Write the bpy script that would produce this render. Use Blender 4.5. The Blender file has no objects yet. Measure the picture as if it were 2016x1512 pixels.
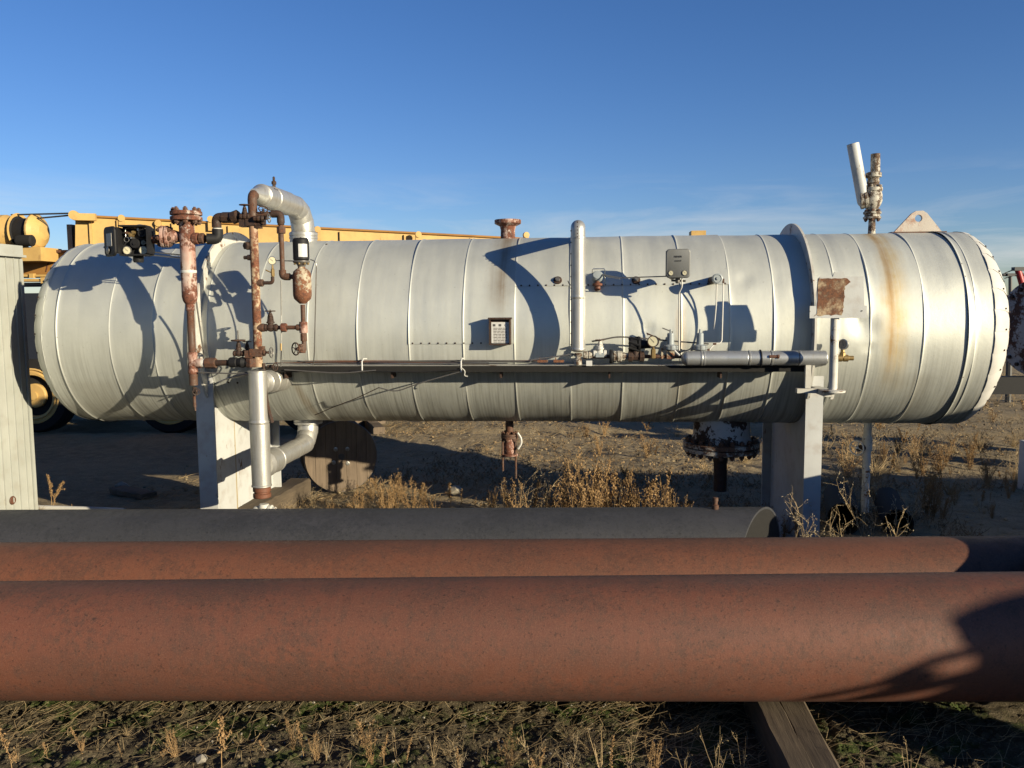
import bpy, math, random
import numpy as np
from mathutils import Vector, Matrix, Quaternion
rnd = random.Random(7)
PI = math.pi
scene = bpy.context.scene
col = scene.collection

# ------------------------------------------------------------------ camera
EYE = Vector((0, 0, 1.76))
PW, PH, FPX = 2016, 1512, 1640.0
yaw, pitch, roll = [math.radians(a) for a in (4.96, -5.51, -0.44)]
FW = Vector((-math.sin(yaw)*math.cos(pitch), math.cos(yaw)*math.cos(pitch), math.sin(pitch)))
_r0 = Vector((math.cos(yaw), math.sin(yaw), 0)); _u0 = _r0.cross(FW)
RT = _r0*math.cos(roll) + _u0*math.sin(roll)
UP = _u0*math.cos(roll) - _r0*math.sin(roll)
cd = bpy.data.cameras.new('camera'); cam = bpy.data.objects.new('camera', cd); col.objects.link(cam)
cd.sensor_width = 36; cd.lens = FPX/PW*36; cd.clip_start = 0.05; cd.clip_end = 3000
m = Matrix.Identity(4)
for i in range(3):
    m[i][0] = RT[i]; m[i][1] = UP[i]; m[i][2] = -FW[i]; m[i][3] = EYE[i]
cam.matrix_world = m
scene.camera = cam

# ------------------------------------------------------------------ light
SUN = Vector((-1.52, 1.0, -0.42)).normalized()          # direction the light travels
sun_el = math.asin(-SUN.z); sun_rot = math.atan2(-SUN.x, -SUN.y)
ld = bpy.data.lights.new('sun', 'SUN'); ld.energy = 5.0; ld.angle = math.radians(0.53); ld.color = (1.0, 0.87, 0.63)
lo = bpy.data.objects.new('sun', ld); col.objects.link(lo)
lo.rotation_euler = SUN.to_track_quat('-Z', 'Y').to_euler(); lo.location = (12, -9, 6)
world = bpy.data.worlds.new('World'); scene.world = world; world.use_nodes = True
wn = world.node_tree; wn.nodes.clear()
wo = wn.nodes.new('ShaderNodeOutputWorld'); wb = wn.nodes.new('ShaderNodeBackground')
sk = wn.nodes.new('ShaderNodeTexSky'); sk.sky_type = 'NISHITA'; sk.sun_disc = False
sk.sun_elevation = sun_el; sk.sun_rotation = sun_rot
sk.altitude = 700; sk.air_density = 1.0; sk.dust_density = 0.15; sk.ozone_density = 2.2
wb.inputs['Strength'].default_value = 0.051
# faint cirrus streaks low in the sky
tc = wn.nodes.new('ShaderNodeTexCoord'); mp = wn.nodes.new('ShaderNodeMapping')
mp.inputs['Scale'].default_value = (1.6, 1.6, 11.0); mp.inputs['Rotation'].default_value = (0.05, 0.03, 0.4)
wn.links.new(tc.outputs['Generated'], mp.inputs['Vector'])
ns = wn.nodes.new('ShaderNodeTexNoise'); ns.inputs['Scale'].default_value = 2.3; ns.inputs['Detail'].default_value = 9
ns.inputs['Roughness'].default_value = 0.62; ns.inputs['Distortion'].default_value = 0.6
wn.links.new(mp.outputs[0], ns.inputs['Vector'])
cr = wn.nodes.new('ShaderNodeMapRange'); cr.inputs[1].default_value = 0.47; cr.inputs[2].default_value = 0.76
wn.links.new(ns.outputs['Fac'], cr.inputs[0])
sx = wn.nodes.new('ShaderNodeSeparateXYZ'); wn.links.new(tc.outputs['Generated'], sx.inputs[0])
el = wn.nodes.new('ShaderNodeMapRange'); el.inputs[1].default_value = 0.155; el.inputs[2].default_value = 0.05
wn.links.new(sx.outputs['Z'], el.inputs[0])
mu = wn.nodes.new('ShaderNodeMath'); mu.operation = 'MULTIPLY'
wn.links.new(cr.outputs[0], mu.inputs[0]); wn.links.new(el.outputs[0], mu.inputs[1])
mu2 = wn.nodes.new('ShaderNodeMath'); mu2.operation = 'MULTIPLY'; mu2.inputs[1].default_value = 0.62
wn.links.new(mu.outputs[0], mu2.inputs[0])
wm = wn.nodes.new('ShaderNodeMix'); wm.data_type = 'RGBA'; wm.inputs['B'].default_value = (7.6, 7.4, 7.2, 1)
wn.links.new(mu2.outputs[0], wm.inputs['Factor']); 
hs = wn.nodes.new('ShaderNodeHueSaturation'); hs.inputs['Saturation'].default_value = 1.18
wn.links.new(sk.outputs[0], hs.inputs['Color']); 
wt = wn.nodes.new('ShaderNodeMix'); wt.data_type = 'RGBA'; wt.blend_type = 'MULTIPLY'; wt.inputs['Factor'].default_value = 1.0; wt.inputs['B'].default_value = (0.81, 0.90, 1.23, 1)
wn.links.new(hs.outputs[0], wt.inputs['A']); wn.links.new(wt.outputs['Result'], wm.inputs['A'])
wn.links.new(wm.outputs['Result'], wb.inputs['Color']); wn.links.new(wb.outputs[0], wo.inputs['Surface'])
vs = scene.view_settings
vs.view_transform = 'Standard'; vs.look = 'None'; vs.gamma = 1; vs.exposure = 1.05; vs.use_curve_mapping = False

# ------------------------------------------------------------------ pixel -> place
def ray(px, py):
    return (FW + RT*((px-PW/2)/FPX) - UP*((py-PH/2)/FPX)).normalized()
def at(px, py, Y):
    d = ray(px, py); return EYE + d*(Y/d.y)
def ground_at(px, py, z=0.0):
    d = ray(px, py); return EYE + d*((z-EYE.z)/d.z)
AY, AZ, TR = 6.433, 1.552, 0.70           # tank axis and cladding radius
def ontank(px, py, R=TR):
    d = ray(px, py); a = d.y**2+d.z**2; zz = AZ-EYE.z
    b = -2*(d.y*AY+d.z*zz); c = AY**2+zz**2-R*R
    D = max(b*b-4*a*c, 0); return EYE + d*((-b-math.sqrt(D))/(2*a))
def tankpt(x, th, R=TR):
    return Vector((x, AY-R*math.cos(th), AZ+R*math.sin(th)))
def theta(z, R=TR): return math.asin(max(-1, min(1, (z-AZ)/R)))
def pxr(px, Y): return px*Y/FPX

# ------------------------------------------------------------------ mesh helper
class MB:
    def __init__(s): s.v = []; s.f = []
    def add(s, vs, fs):
        o = len(s.v); s.v += [tuple(p) for p in vs]; s.f += [tuple(i+o for i in f) for f in fs]; return s
    def box(s, c, size, rot=None, taper=1.0):
        c = Vector(c); hx, hy, hz = [k/2 for k in size]; vs = []
        for z in (-1, 1):
            for x, y in ((-1, -1), (1, -1), (1, 1), (-1, 1)):
                t = taper if z > 0 else 1
                p = Vector((x*hx*t, y*hy*t, z*hz))
                if rot is not None: p = rot @ p
                vs.append(c+p)
        return s.add(vs, [(3, 2, 1, 0), (4, 5, 6, 7), (0, 1, 5, 4), (1, 2, 6, 5), (2, 3, 7, 6), (3, 0, 4, 7)])
    def rbox(s, c, size, r=0.01, rot=None, n=4):
        # box with rounded corners in its local XZ outline, extruded along Y, with small chamfers
        w, d, h = size; pts = []
        for cx, cz, a0 in ((w/2-r, h/2-r, 0), (-w/2+r, h/2-r, 90), (-w/2+r, -h/2+r, 180), (w/2-r, -h/2+r, 270)):
            for k in range(n+1):
                a = math.radians(a0+90*k/n); pts.append((cx+r*math.cos(a), cz+r*math.sin(a)))
        ch = min(r*0.5, d*0.25, 0.006); c = Vector(c); N = len(pts); vs = []
        def ring(sc, y):
            for x, z in pts:
                p = Vector((x*(1-2*sc/w), y, z*(1-2*sc/h)))
                if rot is not None: p = rot @ p
                vs.append(c+p)
        ring(ch, -d/2); ring(0, -d/2+ch); ring(0, d/2-ch); ring(ch, d/2)
        fs = [tuple(range(N)), tuple(reversed(range(3*N, 4*N)))]
        for k in range(3):
            for i in range(N):
                j = (i+1) % N; fs.append((k*N+j, k*N+i, (k+1)*N+i, (k+1)*N+j))
        return s.add(vs, fs)
    def tube(s, pts, r, n=12, caps=True, closed=False):
        pts = [Vector(p) for p in pts]; m_ = len(pts)
        rs = list(r) if isinstance(r, (list, tuple)) else [r]*m_
        tang = []
        for i in range(m_):
            if closed: t = pts[(i+1) % m_]-pts[i-1]
            else: t = pts[min(i+1, m_-1)]-pts[max(i-1, 0)]
            if t.length < 1e-9: t = Vector((0, 0, 1))
            tang.append(t.normalized())
        a = tang[0].orthogonal().normalized(); vs = []
        for i in range(m_):
            t = tang[i]; a = (a - t*a.dot(t))
            if a.length < 1e-6: a = t.orthogonal()
            a.normalize(); b = t.cross(a)
            for k in range(n):
                th = 2*PI*k/n; vs.append(pts[i]+(a*math.cos(th)+b*math.sin(th))*rs[i])
        fs = []
        rng = m_ if closed else m_-1
        for i in range(rng):
            i2 = (i+1) % m_
            for k in range(n):
                k2 = (k+1) % n; fs.append((i*n+k, i*n+k2, i2*n+k2, i2*n+k))
        if caps and not closed:
            fs.append(tuple(reversed(range(n)))); fs.append(tuple(range((m_-1)*n, m_*n)))
        return s.add(vs, fs)
    def lathe(s, c, axis, prof, n=24, a0=0.0, a1=2*PI, caps=True):
        q = [prof[0]]
        for (r0, h0), (r1, h1) in zip(prof, prof[1:]):      # support loops keep long smooth walls straight
            L = math.hypot(r1-r0, h1-h0)
            if L > .03: q += [(r0+(r1-r0)*t, h0+(h1-h0)*t) for t in (.003/L, 1-.003/L)]
            q.append((r1, h1))
        prof = q; c = Vector(c); ax = Vector(axis).normalized()
        if abs(ax.z) > 0.9: e1 = Vector((1, 0, 0)); e1 = (e1-ax*e1.dot(ax)).normalized()
        else: e1 = ax.cross(Vector((0, 0, 1))).normalized()
        e2 = ax.cross(e1); vs = []; full = abs(a1-a0) > 2*PI-1e-6
        m_ = n if full else n+1
        for r, h in prof:
            for k in range(m_):
                t = a0+(a1-a0)*k/n
                vs.append(c+ax*h+(e1*math.cos(t)+e2*math.sin(t))*max(r, 1e-5))
        fs = []
        for i in range(len(prof)-1):
            for k in range(n):
                k2 = (k+1) % m_; fs.append((i*m_+k, i*m_+k2, (i+1)*m_+k2, (i+1)*m_+k))
        if full and caps:
            if prof[0][0] > 1e-4: fs.append(tuple(reversed(range(m_))))
            if prof[-1][0] > 1e-4: fs.append(tuple(range((len(prof)-1)*m_, len(prof)*m_)))
        return s.add(vs, fs)
    def prism(s, poly, o, ex, ey, ez, d):
        # poly in (ex,ez) plane at origin o, extruded by d along ey
        o = Vector(o); N = len(poly)
        vs = [o+ex*x+ez*z for x, z in poly]+[o+ex*x+ez*z+ey*d for x, z in poly]
        fs = [tuple(range(N)), tuple(reversed(range(N, 2*N)))]
        for i in range(N):
            j = (i+1) % N; fs.append((j, i, N+i, N+j))
        return s.add(vs, fs)
    def torus(s, c, axis, R, r, n=24, k=8):
        c = Vector(c); ax = Vector(axis).normalized(); e1 = ax.orthogonal().normalized(); e2 = ax.cross(e1)
        return s.tube([c+(e1*math.cos(2*PI*i/n)+e2*math.sin(2*PI*i/n))*R for i in range(n)], r, k, closed=True)
    def hexn(s, c, axis, r, h): return s.lathe(c, axis, [(r*.92, 0), (r, h*.12), (r, h*.88), (r*.92, h)], 6)
    def build(s, name, mat, parent=None, flat=False, ang=38):
        root = parent
        while root is not None and root.parent is not None: root = root.parent
        off = Vector(root['_o']) if root is not None and '_o' in root else Vector((0, 0, 0))
        me = bpy.data.meshes.new(name)
        me.from_pydata([(p[0]-off.x, p[1]-off.y, p[2]-off.z) for p in s.v], [], s.f); me.update()
        if mat is not None: me.materials.append(mat)
        o = bpy.data.objects.new(name, me); col.objects.link(o)
        if parent is not None: o.parent = parent
        if not flat:
            me.shade_smooth(); me.set_sharp_from_angle(angle=math.radians(ang))
        return o
def tag(o, label=None, cat=None, group=None, kind=None):
    if label: o['label'] = label
    if cat: o['category'] = cat
    if group: o['group'] = group
    if kind: o['kind'] = kind
    return o
def thing(name, loc, label, cat, group=None):
    o = bpy.data.objects.new(name, None); col.objects.link(o); o.location = loc; o.empty_display_size = 0.1
    o['_o'] = tuple(loc); tag(o, label, cat, group); return o
def solo(mb, name, mat, base, label, cat, group=None, **k):
    """a thing that is one mesh, with its origin at its base"""
    base = Vector(base); mb.v = [(p[0]-base.x, p[1]-base.y, p[2]-base.z) for p in mb.v]
    o = mb.build(name, mat, None, **k); o.location = base; o['_o'] = tuple(base); return tag(o, label, cat, group)
def bend(pts, r, n=6):
    """round the corners of a polyline"""
    pts = [Vector(p) for p in pts]; out = [pts[0]]
    for i in range(1, len(pts)-1):
        a = (pts[i-1]-pts[i]); b = (pts[i+1]-pts[i]); rr = min(r, a.length*.48, b.length*.48)
        p0 = pts[i]+a.normalized()*rr; p2 = pts[i]+b.normalized()*rr
        for k in range(n+1):
            t = k/n; out.append(p0*(1-t)**2+pts[i]*2*t*(1-t)+p2*t*t)
    out.append(pts[-1]); return out
X_, Y_, Z_ = Vector((1, 0, 0)), Vector((0, 1, 0)), Vector((0, 0, 1))

# ------------------------------------------------------------------ materials
ALB = 0.645
class N:
    def __init__(s, name):
        s.m = bpy.data.materials.new(name); s.m.use_nodes = True; s.t = s.m.node_tree
        s.p = s.t.nodes['Principled BSDF']; s.tc = s.t.nodes.new('ShaderNodeTexCoord')
    def node(s, k, **kw):
        n = s.t.nodes.new(k)
        for a, b in kw.items(): setattr(n, a, b)
        return n
    def link(s, a, b): s.t.links.new(a, b)
    def vec(s, scale=(1, 1, 1), rot=(0, 0, 0), loc=(0, 0, 0)):
        n = s.node('ShaderNodeMapping'); n.inputs['Scale'].default_value = scale
        n.inputs['Rotation'].default_value = rot; n.inputs['Location'].default_value = loc
        s.link(s.tc.outputs['Object'], n.inputs['Vector']); return n.outputs[0]
    def noise(s, scale, detail=5, rough=.55, vec=None, dist=0.0):
        n = s.node('ShaderNodeTexNoise'); n.inputs['Scale'].default_value = scale; n.inputs['Detail'].default_value = detail
        n.inputs['Roughness'].default_value = rough; n.inputs['Distortion'].default_value = dist
        s.link(vec if vec is not None else s.tc.outputs['Object'], n.inputs['Vector']); return n.outputs['Fac']
    def rng(s, v, a, b, c=0.0, d=1.0, smooth=False):
        n = s.node('ShaderNodeMapRange'); n.clamp = True
        if smooth: n.interpolation_type = 'SMOOTHSTEP'
        for i, x in enumerate((a, b, c, d)): n.inputs[i+1].default_value = x
        s.link(v, n.inputs[0]); return n.outputs[0]
    def mix(s, f, a, b):
        n = s.node('ShaderNodeMix', data_type='RGBA')
        for k, x in (('Factor', f), ('A', a), ('B', b)):
            if isinstance(x, (int, float)): n.inputs[k].default_value = x
            elif isinstance(x, tuple): n.inputs[k].default_value = x+(1,) if len(x) == 3 else x
            else: s.link(x, n.inputs[k])
        return n.outputs['Result']
    def math(s, op, a, b=0.0):
        n = s.node('ShaderNodeMath', operation=op)
        for i, x in enumerate((a, b)):
            if isinstance(x, (int, float)): n.inputs[i].default_value = x
            else: s.link(x, n.inputs[i])
        return n.outputs[0]
    def bump(s, h, strength=.3, dist=.01):
        n = s.node('ShaderNodeBump'); n.inputs['Strength'].default_value = strength; n.inputs['Distance'].default_value = dist
        s.link(h, n.inputs['Height']); s.link(n.outputs[0], s.p.inputs['Normal'])
    def fin(s, colr=None, rough=None, metal=None, spec=None):
        if isinstance(colr, tuple): colr = tuple(k*ALB for k in colr)       # every base colour evenly darkened to offset the raised exposure
        elif colr is not None:
            q = s.node('ShaderNodeMix', data_type='RGBA', blend_type='MULTIPLY'); q.inputs['Factor'].default_value = 1.0; q.inputs['B'].default_value = (ALB, ALB, ALB, 1)
            s.link(colr, q.inputs['A']); colr = q.outputs['Result']
        for k, x in (('Base Color', colr), ('Roughness', rough), ('Metallic', metal), ('Specular IOR Level', spec)):
            if x is None: continue
            if isinstance(x, (int, float)): s.p.inputs[k].default_value = x
            elif isinstance(x, tuple): s.p.inputs[k].default_value = x+(1,)
            else: s.link(x, s.p.inputs[k])
        return s.m
def mat_paint(name, c1, c2, rough=.55, metal=0.0, scale=6, grain=90, bump=.12, spec=.4):
    n = N(name); big = n.noise(scale, 6, .6); fine = n.noise(grain, 3)
    c = n.mix(n.rng(big, .3, .7), c1, c2); c = n.mix(n.rng(fine, .55, .8, 0, .25), c, tuple(k*.55 for k in c1))
    n.bump(fine, bump, .003); return n.fin(c, n.rng(big, .3, .7, rough-.07, rough+.07), metal, spec)
def mat_rusty(name, paint, rust=(.19, .075, .035), dark=(.05, .022, .013), lo=.45, hi=.56, scale=9, rough=.7, paint2=None, stretch=(1, 1, 1), pr=.5):
    """paint that flakes off to rust; lo/hi set how much paint is left"""
    n = N(name); v = n.vec(stretch)
    big = n.noise(scale, 8, .68, v); f = n.noise(scale*6, 5, .65, v); fine = n.noise(140, 2)
    mask = n.rng(n.math('ADD', n.math('MULTIPLY', big, .7), n.math('MULTIPLY', f, .3)), lo, hi)
    r = n.mix(n.rng(f, .35, .65), dark, rust); r = n.mix(n.rng(fine, .5, .75, 0, .5), r, tuple(min(1, k*1.8) for k in rust))
    p = n.mix(n.rng(n.noise(scale*.6, 4), .35, .65), paint, paint2 or tuple(k*.8 for k in paint))
    p = n.mix(n.rng(n.noise(scale*2.4, 6), .52, .7, 0, .5), p, tuple(.5*a+.5*b for a, b in zip(paint, rust)))
    n.bump(n.math('ADD', mask, n.math('MULTIPLY', fine, -.5)), .35, .003)
    return n.fin(n.mix(mask, p, r), n.rng(mask, 0, 1, pr, rough+.15), 0.0, .3)
def mat_plain(name, c, rough=.5, metal=0.0, grain=60, var=.25, spec=.5):
    n = N(name); f = n.noise(grain, 4)
    cc = n.mix(n.rng(f, .35, .7), c, tuple(k*(1-var) for k in c)); n.bump(f, .1, .002)
    return n.fin(cc, rough, metal, spec)
M = {}
def mat_clad():
    n = N('weathered_aluminium_cladding'); v = n.vec((38, 1.1, 1.1)); v2 = n.vec((9, 1.0, 1.0))
    sep = n.node('ShaderNodeSeparateXYZ'); n.link(n.tc.outputs['Object'], sep.inputs[0]); x, y, z = sep.outputs
    st = n.noise(1.6, 6, .6, v); st2 = n.noise(1.5, 5, .6, v2); fine = n.noise(160, 3, .6); blot = n.noise(2.6, 5, .6)
    c = n.mix(n.rng(blot, .3, .7), (.81, .83, .76), (.68, .70, .65))
    # run-off streaks are strongest on the lower half where the water trickles down
    low = n.rng(z, AZ+.05, AZ-.45); stm = n.math('MULTIPLY', n.rng(st, .46, .66), low)
    c = n.mix(n.math('MULTIPLY', stm, .55), c, (.30, .30, .26))
    c = n.mix(n.math('MULTIPLY', n.math('MULTIPLY', n.rng(st2, .5, .7), low), .4), c, (.36, .35, .30))
    dirt = n.math('MULTIPLY', n.rng(n.math('ADD', z, n.math('MULTIPLY', blot, .2)), AZ-.30, AZ-.62), n.rng(st, .3, .55))
    c = n.mix(n.math('MULTIPLY', dirt, .35), c, (.20, .19, .15))
    def stain(c, xc, w, z0, z1, colr, amt, drift=0.0):
        xx = n.math('ADD', n.math('SUBTRACT', x, xc), n.math('MULTIPLY', n.math('SUBTRACT', n.noise(2.0, 4), .5), w*1.6))
        if drift: xx = n.math('ADD', xx, n.math('MULTIPLY', n.math('SUBTRACT', z, z1), drift))
        g = n.rng(n.math('ABSOLUTE', xx), w, w*.1, 0, 1, True)
        zz = n.math('MULTIPLY', n.rng(z, z0, z0+.25*(z1-z0)+.02), n.rng(z, z1+.05, z1))
        k = n.math('MULTIPLY', n.math('MULTIPLY', g, zz), n.math('MULTIPLY', n.rng(n.noise(1.3, 7, .7, n.vec((30, .9, .9), loc=(xc, 0, 0))), .34, .58, .48, 1), n.rng(n.noise(9, 6, .65), .3, .6, .6, 1)))
        return n.mix(n.math('MULTIPLY', k, amt), c, colr)
    for xc, w, z0, z1, cc, am, dr in STAINS: c = stain(c, xc, w, z0, z1, cc, am, dr)
    spk = n.noise(55, 2, .5)
    c = n.mix(n.rng(spk, .70, .76, 0, .35), c, (.3, .29, .26))
    n.bump(n.math('ADD', n.math('MULTIPLY', fine, .5), n.noise(34, 2)), .16, .003)
    return n.fin(c, n.rng(st2, .3, .7, .50, .64), .58, .40)
def mat_jacket(name, c=(.68, .67, .63), rough=.38):
    n = N(name); b = n.noise(7, 6, .6); f = n.noise(120, 3); s_ = n.noise(3, 5, .6, n.vec((14, 14, 1.4)))
    cc = n.mix(n.rng(b, .35, .7), c, tuple(k*.78 for k in c)); cc = n.mix(n.rng(s_, .52, .7, 0, .5), cc, (.36, .31, .22))
    n.bump(n.math('ADD', f, n.math('MULTIPLY', b, 2)), .15, .004)
    return n.fin(cc, n.rng(b, .3, .7, rough-.05, rough+.12), .66)
def mat_oldpipe(name, base, base2, spot, light, stretch=(.5, 2, 2), rough=.62, scale=3):
    n = N(name); v = n.vec(stretch); big = n.noise(scale, 6, .62, v); mid = n.noise(17, 6, .62, n.vec((1.6, 1, 1))); fine = n.noise(170, 3, .7)
    pit = n.noise(75, 4, .6)
    run = n.noise(1.4, 6, .6, n.vec((11, .6, .6)))
    c = n.mix(n.rng(big, .35, .65), base, base2)
    c = n.mix(n.rng(n.noise(1.1, 5, .6, n.vec((.8, 1.5, 1.5), loc=(3, 1, 2))), .45, .66, 0, .45), c, tuple(.6*a+.4*b for a, b in zip(base2, spot)))
    c = n.mix(n.rng(n.noise(5.5, 7, .68), .55, .66, 0, .4), c, spot)
    c = n.mix(n.rng(mid, .52, .72, 0, .6), c, spot)
    c = n.mix(n.math('MULTIPLY', n.rng(run, .54, .70), .25), c, spot)
    pat = n.math('ADD', n.math('MULTIPLY', n.noise(2.1, 5, .6, n.vec((.7, 1.2, 1.2), loc=(5, 2, 1))), .62), n.math('MULTIPLY', n.noise(38, 5, .7), .38))
    c = n.mix(n.rng(pat, .505, .565, 0, .72), c, tuple(.35*a+.65*b for a, b in zip(base2, spot)))
    c = n.mix(n.rng(n.noise(.9, 4, .6, n.vec((.35, 2.2, 2.2), loc=(1, 7, 3))), .55, .70, 0, .40), c, (spot[0]*1.6, spot[1]*2.1, spot[2]*2.4))
    c = n.mix(n.rng(fine, .48, .75, 0, .55), c, light); c = n.mix(n.rng(pit, .58, .72, 0, .7), c, tuple(k*.45 for k in spot))
    n.bump(n.math('ADD', fine, n.math('MULTIPLY', pit, .8)), .22, .0025)
    return n.fin(c, n.rng(mid, .3, .7, rough-.08, rough+.12), 0.0, .35)
def mat_soil():
    n = N('bare_weedy_soil'); sep = n.node('ShaderNodeSeparateXYZ'); n.link(n.tc.outputs['Object'], sep.inputs[0])
    big = n.noise(.6, 6, .6); mid = n.noise(7, 7, .65); fine = n.noise(60, 5, .7); st = n.noise(160, 3, .6); trk = n.noise(1.2, 5, .6, n.vec((.12, 1.3, 1)))
    c = n.mix(n.rng(mid, .35, .68), (.26, .205, .128), (.45, .355, .22))
    c = n.mix(n.rng(trk, .4, .65, 0, .6), c, (.38, .305, .19)); c = n.mix(n.rng(big, .45, .7, 0, .5), c, (.50, .39, .225))
    c = n.mix(n.rng(fine, .5, .7, 0, .75), c, (.15, .118, .075)); c = n.mix(n.rng(st, .62, .72, 0, .8), c, (.38, .32, .24))
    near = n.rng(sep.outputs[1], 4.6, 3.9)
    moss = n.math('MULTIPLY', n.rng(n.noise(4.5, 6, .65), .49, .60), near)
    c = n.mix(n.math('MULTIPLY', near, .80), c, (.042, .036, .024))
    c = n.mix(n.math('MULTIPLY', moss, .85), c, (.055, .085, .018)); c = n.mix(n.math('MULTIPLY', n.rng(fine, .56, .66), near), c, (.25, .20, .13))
    n.bump(n.math('ADD', n.math('ADD', fine, mid), st), .6, .015)
    return n.fin(c, .95, 0.0, .1)
def mat_wood(name, c1, c2, axis='X', rough=.85):
    n = N(name); sc = {'X': (1.5, 22, 22), 'Y': (22, 1.5, 22), 'Z': (22, 22, 1.5)}[axis]
    g = n.noise(2.2, 7, .65, n.vec(sc)); b = n.noise(3, 4)
    c = n.mix(n.rng(g, .32, .68), c1, c2); c = n.mix(n.rng(b, .45, .7, 0, .5), c, tuple(k*.55 for k in c1))
    n.bump(g, .5, .006); return n.fin(c, rough, 0.0, .2)
def mat_leaf(name, c1, c2, trans=.25):
    n = N(name); oi = n.node('ShaderNodeObjectInfo'); b = n.noise(14, 3)
    c = n.mix(n.rng(b, .3, .7), c1, c2); c = n.mix(n.math('MULTIPLY', oi.outputs['Random'], .45), c, tuple(k*.45 for k in c1))
    return n.fin(c, .8, 0.0, .15)
# ------------------------------------------------------------------ material set
def XT(px, py=650): return ontank(px, py).x
_o = Vector((-0.6, AY, 0))                 # separator root: object coords are relative to it
STAINS = [(XT(1765, 600)-_o.x, .125, 1.10, 2.27, (.66, .48, .20), .80, 0),
          (XT(1757, 600)-_o.x, .040, 1.2, 2.27, (.46, .27, .10), .65, 0),
          (XT(988)-_o.x, .14, 1.66, 2.27, (.44, .35, .23), .55, 0),
          (XT(988)-_o.x, .05, 1.64, 2.26, (.30, .20, .11), .55, 0),
          (XT(570)-_o.x, .05, .86, 1.16, (.36, .24, .10), .6, .25),
          (XT(1342)-_o.x, .05, 1.39, 1.70, (.50, .33, .18), .6, 0),
          (XT(1342)-_o.x, .12, .86, 1.29, (.33, .26, .16), .5, 0),
          (XT(1820)-_o.x, .12, .89, 1.24, (.36, .33, .26), .45, .1),
          (XT(150)-_o.x, .3, .89, 1.19, (.50, .47, .38), .4, 0)]
AY_keep = AY
M['clad'] = mat_clad()
M['jacket'] = mat_jacket('bright_aluminium_jacket')
M['jacket2'] = mat_jacket('grey_aluminium_jacket', (.55, .57, .58), .40)
M['rust'] = mat_oldpipe('red_brown_rust', (.180, .064, .038), (.135, .056, .038), (.068, .042, .033), (.245, .108, .064))
M['rust2'] = mat_oldpipe('brown_rust', (.185, .068, .036), (.145, .058, .034), (.075, .040, .028), (.27, .115, .060))
M['greypipe'] = mat_oldpipe('mill_scale_grey', (.060, .060, .068), (.046, .048, .054), (.024, .026, .030), (.085, .080, .082), rough=.55)
M['fitting'] = mat_rusty('dark_rusty_iron', (.050, .034, .028), (.090, .042, .024), (.022, .014, .012), .42, .60, 22)
M['fitting2'] = mat_rusty('brown_rusty_iron', (.12, .075, .055), (.155, .064, .034), (.036, .019, .014), .42, .58, 20)
M['redpaint'] = mat_rusty('flaking_pink_primer', (.58, .50, .44), (.20, .075, .045), (.06, .026, .019), .455, .515, 8, paint2=(.42, .20, .15))
M['cream'] = mat_rusty('flaking_cream_paint', (.55, .45, .30), (.22, .085, .045), (.07, .03, .02), .475, .53, 9, paint2=(.36, .20, .12))
M['pot'] = mat_rusty('flaking_rust_pot', (.52, .45, .33), (.24, .10, .05), (.085, .036, .024), .44, .50, 9)
M['white'] = mat_rusty('chipped_white_paint', (.68, .67, .62), (.24, .12, .06), (.05, .035, .03), .56, .60, 8, paint2=(.56, .55, .50))
M['white2'] = mat_rusty('worn_white_paint', (.58, .55, .47), (.15, .09, .055), (.04, .032, .028), .475, .53, 22)
M['whiteclean'] = mat_paint('white_paint', (.70, .69, .65), (.60, .59, .55))
M['grey'] = mat_rusty('pale_grey_paint', (.62, .635, .63), (.26, .15, .08), (.10, .06, .04), .605, .64, 5, paint2=(.52, .535, .53), stretch=(1.6, 1.6, .5))
M['boxgrey'] = mat_paint('instrument_grey', (.22, .225, .22), (.18, .185, .18), .45, 0, 9, 120, .1)
M['reg'] = mat_paint('pale_blue_grey_enamel', (.36, .40, .42), (.30, .34, .36), .4, 0, 12, 120)
M['black'] = mat_plain('black_enamel', (.018, .018, .020), .6, spec=.22)
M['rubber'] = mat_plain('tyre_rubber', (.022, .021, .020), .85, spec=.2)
M['steel'] = mat_plain('stainless_tube', (.58, .57, .54), .3, .85)
M['steeldark'] = mat_plain('dull_steel', (.24, .23, .22), .45, .6)
M['brass'] = mat_plain('tarnished_brass', (.42, .29, .12), .42, .6)
M['dial'] = mat_plain('cream_dial', (.74, .69, .48), .35, 0, 40, .08)
M['glass'] = mat_plain('dark_lens', (.04, .04, .04), .1, 0)
M['label'] = mat_plain('white_label', (.72, .72, .70), .25, 0, 40, .1)
M['print'] = mat_plain('black_print', (.06, .06, .06), .6)
M['plate'] = mat_plain('dull_nameplate', (.52, .50, .46), .4, .3, 70, .15)
M['yellow'] = mat_rusty('crane_yellow', (.68, .45, .16), (.36, .21, .08), (.16, .09, .04), .60, .68, 5, paint2=(.58, .37, .13), stretch=(1, 1, .4))
M['ochre'] = mat_paint('rusty_ochre', (.42, .21, .05), (.30, .14, .035), .6, 0, 3.5, 60, .1)
M['navy'] = mat_plain('dark_blue_paint', (.020, .024, .035), .5)
M['wood'] = mat_wood('grey_spool_board', (.15, .115, .085), (.23, .175, .125), 'Z')
M['timber'] = mat_wood('old_timber', (.10, .078, .055), (.17, .13, .088), 'Y')
M['soil'] = mat_soil()
M['stone'] = mat_plain('pale_stone', (.40, .36, .29), .9, 0, 25, .45)
M['gold'] = mat_leaf('dry_golden_weed', (.46, .30, .145), (.32, .195, .090))
M['straw'] = mat_leaf('dry_straw', (.58, .44, .25), (.40, .28, .145))
M['twig'] = mat_leaf('grey_twig', (.30, .20, .12), (.20, .13, .08))
M['seed'] = mat_leaf('pale_seed', (.60, .52, .38), (.42, .33, .2))
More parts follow.
